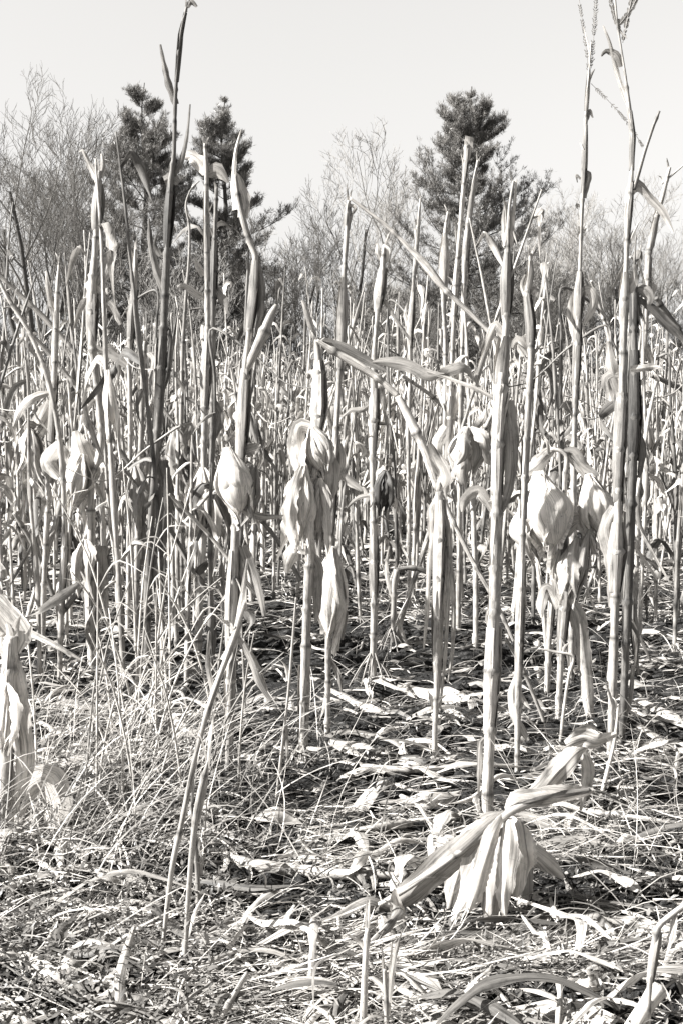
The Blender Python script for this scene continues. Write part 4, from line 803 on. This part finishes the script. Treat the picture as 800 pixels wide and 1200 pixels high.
# ------------------------------------------------------------------ filler stalks: prototypes, then copies
def proto(seed, H, ear=0, bend=0, lod=1, nleaf=3):
    """parts of one stalk at the origin: list of (name, mesh, tone, parent index)"""
    rs = random.Random(seed); parts = []
    k = 8; lx, ly = rs.gauss(0, .05), rs.gauss(0, .05); r = rs.uniform(.0085, .0125)
    pts = []
    for i in range(k+1):
        q = i/k; pts.append((lx*q*q*H + .012*math.sin(q*9 + seed)*q, ly*q*q*H + .012*math.cos(q*7 + seed)*q, -0.02 + (H+.02)*q, r*(1.0 - .55*q) if i < k else r*.3))
    if bend:
        a = rs.uniform(0, 6.28); L = rs.uniform(.3, .6)
        px_, py_, pz_, _ = pts[-1]; pts[-1] = (px_, py_, pz_, r*.5)
        for j in (1, 2, 3): pts.append((px_ + math.cos(a)*L*j/3, py_ + math.sin(a)*L*j/3, pz_ - L*(j/3)**1.3*rs.uniform(.3, 1.1), r*(.5-.12*j)))
    n1 = (60, 22)[lod == 0]
    mb = MB(); stem_tube(mb, pts, n1, 7 if lod else 5, .15, seed); A = [('stem', mb, 1.0, -1)]
    pa = np.array(pts)
    for j in range(rs.choice((1, 2, 2, 3))):
        i0 = rs.uniform(.5, 6.2); i1 = i0 + rs.uniform(.8, 1.6); i1 = min(i1, 7.6)
        cc = np.array([cidx(pa, i0 + (i1-i0)*m/6) for m in range(7)]); mb = MB()
        sheath(mb, cc[:, :3], cc[:, 3], rs.uniform(1.3, 1.9), gap=rs.uniform(0, 6.28), seed=seed+j, n=10 if lod else 6, nc=9 if lod else 6); A.append(('leaf_sheath', mb, rs.uniform(.6, 1.1), -1))
    for j in range(nleaf):
        i0 = rs.uniform(1.5, 7.6); p = cidx(pa, i0); a = rs.uniform(0, 6.28); L = rs.choice((.10, .16, .22, .34))*rs.uniform(.8, 1.2); hw = rs.uniform(.008, .022)
        up = rs.choice((-.3, .1, .3, .9)); dn = rs.uniform(.2, 1.5); kx = rs.uniform(-.5, .5)
        c_, s_ = math.cos(a), math.sin(a)
        rows = [(p[0], p[1], p[2], hw*.5), (p[0] + c_*L*.2, p[1] + s_*L*.2, p[2] + L*.3*up, hw), (p[0] + (c_ - s_*kx)*L*.38, p[1] + (s_ + c_*kx)*L*.38, p[2] + L*(.35*up - .3*dn), hw*.9), (p[0] + (c_ + s_*kx)*L*rs.uniform(.2, .7), p[1] + (s_ - c_*kx)*L*rs.uniform(.2, .7), p[2] - L*.8*dn + L*.25*up, .001)]
        mb = MB(); ribbon(mb, rows, n=14 if lod else 7, nc=5 if lod else 3, seed=seed*3+j, curl=rs.choice((0, 0, .6, 1.1)), fold=.3, wave=.3, rip=.2, twist=rs.uniform(-1, 1), twist1=rs.uniform(-1.8, 1.8), ref=(c_*.2 + .1, s_*.2, 1)); A.append(('leaf', mb, rs.uniform(.7, 1.3), -1))
    for j in range(ear):
        h = rs.uniform(.45, .72)*8; p = cidx(pa, h*.9); a = rs.uniform(0, 6.28); L = rs.uniform(.16, .23); wd = rs.uniform(.030, .052)
        tp = np.array((p[0] + .025*math.cos(a), p[1] + .025*math.sin(a), p[2] + .02)); bt_ = tp + np.array((.05*math.cos(a), .05*math.sin(a), -L if rs.random() < .8 else L))
        mb = MB(); husk_core(mb, tp, tp + (bt_-tp)*.8, wd*.85, ns=8, n=8, seed=seed)
        for i in range(4 if lod else 2): husk_blade(mb, tp, bt_, wd, 1.57*i + rs.random(), rs.uniform(.5, .8), rs.uniform(.7, 1.4), rs.uniform(-.3, .9), seed*5+i, n=10 if lod else 6, nc=7 if lod else 4, bulge=1+.05*i)
        A.append(('ear_husk', mb, rs.uniform(.9, 1.35), -1))
    if lod and seed % 2 == 0:
        mb = MB(); roots(mb, 0, 0, 0, .04, r, 9, seed, .045); A.append(('brace_roots', mb, .8, -1))
    return A
MT = {'stem': 'stem', 'leaf_sheath': 'stem', 'leaf': 'leaf', 'ear_husk': 'husk', 'brace_roots': 'stem'}
KINDS = []       # (words for the label, parts)
hs = (1.32, 1.55, 1.12, 1.72, 1.42, 1.9, 1.25, 1.5, 1.05, 1.6, 1.35, 1.78, .8, 1.48, 1.2, .55)
wd_ = ('bare', 'ear', 'bent', 'bare', 'ear', 'tall', 'ear', 'bent', 'bare', 'ear', 'bent', 'tall', 'stub', 'ear', 'bare', 'stub')
WORDS = {'bare': 'upright bare stalk with a torn tip', 'ear': 'stalk with a hanging husk', 'bent': 'stalk with its top snapped over', 'tall': 'tall stalk standing over its neighbours', 'stub': 'short broken stub of a stalk'}
for i, (h, kd) in enumerate(zip(hs, wd_)):
    A = proto(i*7+3, h, ear={'ear': rng.choice((1, 2)), 'tall': 1}.get(kd, 0), bend=kd == 'bent', nleaf=3 + i % 4)
    KINDS.append((kd, [(n, mb.mesh(n, M[MT[n]]), t) for (n, mb, t, _) in A]))
LOW = [[(n, mb.merged(), t) for (n, mb, t, _) in proto(i*7+4, h, ear={'ear': 2, 'tall': 1}.get(kd, 0), bend=kd == 'bent', lod=0, nleaf=2 + i % 3)] for i, (h, kd) in enumerate(zip(hs, wd_))]

hero_xy = [(float(o.location.x), float(o.location.y)) for o in C.objects if o.name.startswith('corn_stalk')]
spots = []
y = ROW0 + ROWS*2
while y < 44:
    hw_ = 0.285*y + 0.25; x = -hw_ + rng.uniform(0, .2)
    while x < hw_:
        yy = y + rng.gauss(0, .045); px = 400 + x/yy*F_PX*1.0
        keep = 0.9
        if y < 6.3: keep = 0.6 if px < 250 else (0.14 if px < 620 else .5)
        elif y < 7.6: keep = 0.95 if px < 280 else (0.42 if px < 600 else .75)
        elif y < 9.5: keep = 1 if px < 280 else .85
        if rng.random() < keep and all((x-a)**2 + (yy-b)**2 > .006 for a, b in hero_xy): spots.append((x, yy))
        x += (rng.uniform(.07, .15) if px < 300 else rng.uniform(.08, .17))*(1 if y < 12 else .8)
    y += ROWS
spots.sort(key=lambda s: s[1] + (0 if abs(s[0]) < .245*s[1] else 3.0))
NIND = 252
ZONES = [(0, 'below the large leafless tree'), (118, 'below the wider paired pine'), (215, 'below the slimmer paired pine'), (310, 'below the treetop gap between pines'), (445, 'below the lone pine'), (640, 'below the pale leafless trees')]
for i, (x, y) in enumerate(spots[:NIND]):
    kd, parts = rng.choice(KINDS)
    if y < 7.0 and kd == 'ear' and rng.random() < .5: kd, parts = KINDS[3]
    px = 400 + x/y*F_PX; zn = [z for (a, z) in ZONES if px >= a or a == 0][-1]
    band = 'first rows behind the front stalks' if y < 7.4 else ('middle rows' if y < 10.2 else 'farther rows')
    lab = '%s in the %s, %s' % (WORDS[kd], band, zn)
    lab = ' '.join(lab.replace('standing over its neighbours', 'above its neighbours').split()[:]) 
    sh = {'first rows behind the front stalks': 'near rows', 'middle rows': 'middle rows', 'farther rows': 'farther rows'}[band]
    lab = '%s, %s %s' % ({'bare': 'upright bare stalk with torn tip', 'ear': 'stalk with a hanging husk', 'bent': 'stalk with snapped-over top', 'tall': 'tall stalk above its neighbours', 'stub': 'short broken stalk stub'}[kd], sh, zn)
    t = empty('corn_stalk', (x, y, gz(x, y)), lab, 'corn stalk', '%s, %s %s' % (kd + ' stalks', sh, zn))
    k_ = 5 if rng.random() < .13 else 1.2; t.rotation_euler = (rng.gauss(0, .035)*k_, rng.gauss(0, .04)*k_, rng.uniform(0, 6.28)); s = rng.uniform(.84, 1.26); t.scale = (s, s, s)
    tn0 = rng.choice((.35, .5, .75, .9, 1, 1.05, 1.15))
    for (n, me, tn) in parts:
        o = bpy.data.objects.new(n, me); C.objects.link(o); o.parent = t; q = tn*tn0*rng.uniform(.9, 1.1); o.color = (q, q, q, 1)
# the far rows past the nearest three hundred: one mass
acc = {'stem': MB(), 'leaf': MB(), 'husk': MB()}
for (x, y) in spots[NIND:]:
    A = rng.choice(LOW); a = rng.uniform(0, 6.28); s = rng.uniform(.8, 1.2)*(1 + .008*max(0, y - 12))*(1.25 if rng.random() < .12 else 1); ca, sa = math.cos(a)*s, math.sin(a)*s; k_ = 6 if rng.random() < .15 else 1.3; lx, ly = rng.gauss(0, .04)*k_, rng.gauss(0, .04)*k_; tn0 = rng.uniform(.4, 1.15); z = gz(x, y)
    for (n, (v, f, at), tn) in A:
        q = np.stack([x + v[:, 0]*ca - v[:, 1]*sa + v[:, 2]*lx, y + v[:, 0]*sa + v[:, 1]*ca + v[:, 2]*ly, z + v[:, 2]*s], 1)
        at2 = at.copy(); at2[:, 2] *= tn*tn0; at2[:, 0] += x*31; acc[MT[n]].add(q, f, at2)
for k_, nm, lb in (('stem', 'distant_corn_stems', 'mass of far corn stems standing before the woods'), ('leaf', 'distant_corn_leaves', 'dry leaves on the mass of far corn stems'), ('husk', 'distant_corn_husks', 'husks hanging on the mass of far corn stems')):
    tag(acc[k_].obj(nm, M[k_]), lb, 'corn rows', kind='stuff')
print('filler stalks', len(spots), 'tris', sum(len(np.concatenate(m.f)) for m in acc.values()))

# thin weed stems and leaning canes that cross the stalks
rw = random.Random(909)
for i in range(34):
    px = rw.gauss(165, 60); py = rw.uniform(835, 960); h = rw.uniform(110, 330); dx = rw.gauss(25, 55)
    if not 30 < px < 300: continue
    pth = [(px, py, 1.6), (px + dx*.2, py - h*.35, 1.5), (px + dx*.55, py - h*.7, 1.2), (px + dx*1.1, py - h, .7)]
    x, y = G(px, py); ww = w3(pth, y); z0 = gz(x, y); ww[0, 2] = z0 - .01; ww[1:, 1] += np.array((.3, .6, 1))*rw.gauss(0, .12)
    t = empty('weed_stem', (x, y, z0), 'thin pale weed stem rising out of the tangled grass beside the wrapped post', 'weed', 'thin weed stems in the grass tangle')
    mb = MB(); c, _ = spline(ww, 24); tube(mb, c[:, :3], c[:, 3], 5, np.full(24, 1.0)); mb.obj('stem', M['straw'], t, (x, y, z0), rw.choice((.6, 1, 1.2, 1.2)))
    for j in range(rw.randint(1, 4)):
        mb = MB()
        p = c[rw.randint(5, 20)]; a = rw.choice((-1, 1)); L = rw.uniform(.05, .14)
        ribbon(mb, [(p[0], p[1], p[2], .001), (p[0] + a*L*.4, p[1] - .01, p[2] + L*.6, .0022), (p[0] + a*L, p[1] - .02, p[2] + L*rw.uniform(-.2, 1), .0005)], n=8, nc=3, seed=i)
        mb.obj('leaf', M['straw'], t, (x, y, z0), 1.1)
CANES = [((0,322),(112,442),'pale leaning cane falling from the photo edge through the left rows',700,4,1.1),((18,372),(100,470),'second leaning cane under the edge one in the left rows',716,3.5,1.0),
 ((128,505),(236,690),'dark leaning cane crossing behind the rough waist-high husk',770,4,.5),((262,560),(206,625),'short leaning cane tip between the two shoulder-to-shoulder stalks and the rough husk',790,3,1.1),
 ((200,578),(300,700),'slim pale cane sloping down across the foot of the shredded-leaf stalk',800,3,1.1),((300,600),(352,682),'dark leaning cane between egg-husk stalk and thick pale stalk',770,3.5,.45),
 ((285,748),(316,832),'short cane propped on the soil beside the egg-husk stalk foot',835,5,.9),((470,440),(545,500),'slim cane leaning under the snapped top near the cloaked stalk',720,3,1.0),
 ((598,440),(560,520),'slim cane leaning out from the thick bright stalk',730,3,.9),((690,330),(722,420),'pale slender cane tip leaning beside the tasselled thin stalk',740,3,1.2),
 ((765,350),(830,440),'dark strap-like cane drooping toward the photo edge behind the flag-leaf stalk',760,5,.5),((590,745),(640,850),'thin cane sloping to the soil behind the curled foot leaf',860,3,.7),
 ((760,440),(840,480),'dark snapped cane top pointing to the photo edge, waist high',740,4,.4),((20,600),(60,700),'dark leaning cane low in the left rows near the wrapped post',742,4,.6),((132,640),(60,735),'dull cane leaning toward the wrapped post',760,4,.5)]
for (a, b, lab, basey, r_, tn) in CANES:
    x, y = G(400, basey); ww = w3([(a[0], a[1], r_*.6), ((a[0]*.55 + b[0]*.45) + 2, (a[1]*.55 + b[1]*.45) - 3, r_*.8), (b[0], b[1], r_*.8)], y); ww[:, 1] += np.array((-.05, .02, .06))
    m = ww[:, :3].mean(0); mb = MB(); stem_tube(mb, ww, 40, 8, .16, nxt()); o = mb.obj('leaning_cane', M['stem'], None, m, tn); o.location = [float(q) for q in m]; tag(o, lab, 'cane', 'canes leaning among the stalks')

# ------------------------------------------------------------------ litter: straw, leaf scraps, clods, weeds, grass
GZv = np.vectorize(lambda a, b: gz(float(a), float(b)))
def scatter(n, y0, y1, pw=1.0, hw=.30):
    """n ground points; density falls with distance"""
    u = NR.rand(n); y = (y0**(1-pw) + u*(y1**(1-pw) - y0**(1-pw)))**(1/(1-pw)) if pw != 1 else y0*(y1/y0)**u
    x = NR.uniform(-1, 1, n)*(hw*y + .15); return x, y
def strips(x, y, z, L, hw, az, tilt, bend, nseg=4, tone=None, roll=None):
    """many thin blades at once; az heading, tilt rise, bend droop"""
    n = len(x); q = np.linspace(0, 1, nseg+1)[None, :]
    h = np.stack([np.cos(az), np.sin(az)], 1); el = tilt[:, None] - bend[:, None]*q
    ds = L[:, None]/nseg; cx = np.cumsum(np.cos(el)*ds, 1) - np.cos(el)*ds; cz = np.cumsum(np.sin(el)*ds, 1) - np.sin(el)*ds
    side_bend = NR.normal(0, .25, n)[:, None]*q**2*L[:, None]
    X = x[:, None] + h[:, :1]*cx - h[:, 1:]*side_bend; Yy = y[:, None] + h[:, 1:]*cx + h[:, :1]*side_bend; Z = z[:, None] + cz
    r = NR.uniform(-.9, .9, n) if roll is None else roll
    wv = np.stack([-h[:, 1]*np.cos(r), h[:, 0]*np.cos(r), np.sin(r)], 1)
    pr = hw[:, None]*np.clip(np.sin(np.pi*np.clip(.12 + q*.86, 0, 1))**.6, .12, 1)
    c = np.stack([X, Yy, Z], 2)
    v = np.stack([c - wv[:, None, :]*pr[..., None], c + wv[:, None, :]*pr[..., None]], 2)        # n, seg+1, 2, 3
    base = (np.arange(n)*(nseg+1)*2)[:, None, None]; j = np.arange(nseg)[None, :, None]*2
    f = (base + j + np.array([0, 1, 3, 2])[None, None, :]).reshape(-1, 4)
    tn = np.ones(n) if tone is None else tone
    at = np.stack([np.broadcast_to((np.arange(n)*1.37 % 97)[:, None, None] + np.array([0, .3])[None, None, :], (n, nseg+1, 2)), np.broadcast_to((q*L[:, None]*100)[:, :, None] + (np.arange(n)*3.1 % 89)[:, None, None], (n, nseg+1, 2)), np.broadcast_to(tn[:, None, None], (n, nseg+1, 2))], -1)
    return v.reshape(-1, 3), f, at.reshape(-1, 3)
def tone_rand(n): return np.where(NR.rand(n) < .33, NR.uniform(.2, .65, n), NR.uniform(.8, 1.25, n))
def soft_mask(x, y, s, seed, thr):
    return np.array([noise.noise((a*s, b*s, seed)) for a, b in zip(x, y)]) > thr

mb = MB()
n = 36000; x, y = scatter(n, 2.1, 7.5, 2.2); dl = (x < -.1) & (y < 3.75) & (y > 2.55); ctr = (dl & (NR.rand(n) < .45)) | (y > 3.75) & (y < 6.4) & (x > -.75) & (x < 1.1); keep = (soft_mask(x, y, 2.2, 9.1, -.05) & ~(ctr & (NR.rand(n) < .8))) | (NR.rand(n) < .12); x, y = x[keep], y[keep]; n = len(x)
mb.add(*strips(x, y, GZv(x, y) + NR.uniform(.0, .035, n), NR.uniform(.03, .20, n)*NR.uniform(.5, 1, n), NR.uniform(.0007, .0024, n), NR.normal(0, .9, n), NR.normal(.05, .16, n), NR.normal(.0, .25, n), tone=tone_rand(n)))
n = 16000; x, y = scatter(n, 7, 32, 1.6)
mb.add(*strips(x, y, GZv(x, y) + NR.uniform(.0, .03, n), NR.uniform(.06, .3, n), NR.uniform(.0015, .005, n)*(y/9)**.5, NR.uniform(0, 6.28, n), NR.normal(.05, .15, n), NR.normal(.0, .25, n), nseg=2, tone=tone_rand(n)))
tag(mb.obj('straw_litter', M['straw']), 'loose straw and chopped stems strewn over the soil', 'straw', kind='stuff')

mb = MB()
def scraps(n, y0, y1, pw, lo, hi, wlo, whi, nc, ns):
    x, y = scatter(n, y0, y1, pw)
    for i in range(n):
        if 3.8 < y[i] < 6.2 and -.75 < x[i] < 1.0 and rng.random() < .45: continue
        L = rng.uniform(lo, hi); hw = rng.uniform(wlo, whi); a = rng.gauss(0, 1.3) + (math.pi if rng.random() < .5 else 0); z = gz(x[i], y[i]) + rng.uniform(.004, .03)
        c_, s_ = math.cos(a), math.sin(a); k = rng.uniform(-.6, .6); lift = rng.uniform(0, .25)*L
        rows = [(x[i], y[i], z, hw*.4), (x[i] + c_*L*.33, y[i] + s_*L*.33, z + lift*.7, hw), (x[i] + (c_ - s_*k*.3)*L*.66, y[i] + (s_ + c_*k*.3)*L*.66, z + lift*rng.uniform(-.1, 1), hw*.9), (x[i] + (c_ - s_*k)*L, y[i] + (s_ + c_*k)*L, z + rng.uniform(-.01, .02), .0012)]
        ribbon(mb, rows, n=ns, nc=nc, seed=i, curl=rng.choice((0, 0, .5, 1.0)), wave=.35, rip=.3, fold=rng.uniform(.1, .6), twist=rng.uniform(-.5, .5), ref=(0, 0, 1), tone=rng.choice((.3, .55, .8, 1, 1.1, 1.25)))
scraps(80, 2.3, 3.7, 1.5, .16, .36, .008, .022, 9, 22)
scraps(60, 3.7, 5.6, 1.0, .12, .26, .009, .020, 7, 16)
scraps(700, 2.15, 6.5, 2.0, .10, .34, .002, .011, 7, 14)
scraps(1500, 3.9, 13, 1.2, .05, .24, .006, .020, 5, 8)
scraps(1500, 9, 30, 1.0, .15, .45, .012, .035, 3, 5)
tag(mb.obj('leaf_litter', M['leaf']), 'scraps of dry corn leaf and husk littering the soil', 'leaf litter', kind='stuff')

# clods
def clods():
    mb = MB(); n = 17000; x, y = scatter(n, 2.2, 14, 1.6); t_ = (1+5**.5)/2
    iv = unit(np.array([(-1,t_,0),(1,t_,0),(-1,-t_,0),(1,-t_,0),(0,-1,t_),(0,1,t_),(0,-1,-t_),(0,1,-t_),(t_,0,-1),(t_,0,1),(-t_,0,-1),(-t_,0,1)], float))
    fc = np.array([(0,11,5),(0,5,1),(0,1,7),(0,7,10),(0,10,11),(1,5,9),(5,11,4),(11,10,2),(10,7,6),(7,1,8),(3,9,4),(3,4,2),(3,2,6),(3,6,8),(3,8,9),(4,9,5),(2,4,11),(6,2,10),(8,6,7),(9,8,1)])
    fc = np.concatenate([fc, fc[:, 2:]], 1)
    s = NR.uniform(.004, .014, n)*(1 + (y > 6)*.8)*np.where(NR.rand(n) < .05, 2, 1)
    v = iv[None]*(NR.uniform(.6, 1.3, (n, 12, 1)))*s[:, None, None]*np.array((1.2, 1.1, .8)) + np.stack([x, y, GZv(x, y) + s*.25], 1)[:, None, :]
    mb.add(v.reshape(-1, 3), (fc[None] + (np.arange(n)*12)[:, None, None]).reshape(-1, 4), np.ones((n*12, 3)))
    o = mb.obj('soil_clods', M['soil'], smooth=False); tag(o, 'crumbs and clods of dark soil', 'soil', kind='stuff')
clods()

# low weeds: tiny leaves
mb = MB(); n = 40000; x, y = scatter(n, 2.2, 8.0, 2.0); keep = soft_mask(x, y, 1.7, 4.4, .02) | ((x < -.2) & (y < 4.6) & (NR.rand(n) < .75)); x, y = x[keep], y[keep]; n = len(x)
hh = np.where((x < -.1) & (y < 4.6), .13, .05)
mb.add(*strips(x, y, GZv(x, y) + NR.uniform(0, 1, n)**1.5*hh, NR.uniform(.006, .020, n), NR.uniform(.0018, .0048, n), NR.uniform(0, 6.28, n), NR.normal(.3, .5, n), NR.normal(.3, .4, n), nseg=2, tone=NR.uniform(.5, 1.7, n)))
tag(mb.obj('low_weeds', M['weed']), 'low dark weeds creeping between the straw', 'weeds', kind='stuff')

# dry grass: tangled, leaning; thickest at the left
mb = MB()
def grass(n, fx, fy, L0, L1, w0, w1, tl, tls, lean=None, tn=(.7, 1.3)):
    x, y = fx(n), fy(n); az = NR.uniform(0, 6.28, n) if lean is None else NR.normal(lean, .9, n)
    mb.add(*strips(x, y, GZv(x, y), NR.uniform(L0, L1, n), NR.uniform(w0, w1, n), az, NR.normal(tl, tls, n), NR.uniform(.2, 1.9, n), nseg=7, tone=NR.uniform(*tn, n)))
U = NR.uniform; N_ = NR.normal
grass(620, lambda n: N_(-.72, .27, n), lambda n: U(3.0, 4.6, n), .18, .48, .0008, .0018, 1.0, .35, lean=.6, tn=(.3, 1.15))
grass(1300, lambda n: N_(-.55, .34, n), lambda n: U(2.4, 3.9, n), .10, .32, .0008, .0030, .35, .35, tn=(.25, 1.2))
grass(420, lambda n: N_(.85, .25, n), lambda n: U(2.9, 4.3, n), .15, .40, .0007, .0016, .6, .4, lean=2.6)
grass(1000, lambda n: U(-1.2, 1.2, n), lambda n: U(2.2, 5.5, n), .08, .26, .0007, .0016, .3, .35)
grass(500, lambda n: U(-2.2, 2.6, n), lambda n: U(5.0, 9.5, n), .12, .40, .001, .0026, .8, .4)
tag(mb.obj('dry_grass', M['straw']), 'tangled dry grass sprawling over the near ground', 'grass', kind='stuff')
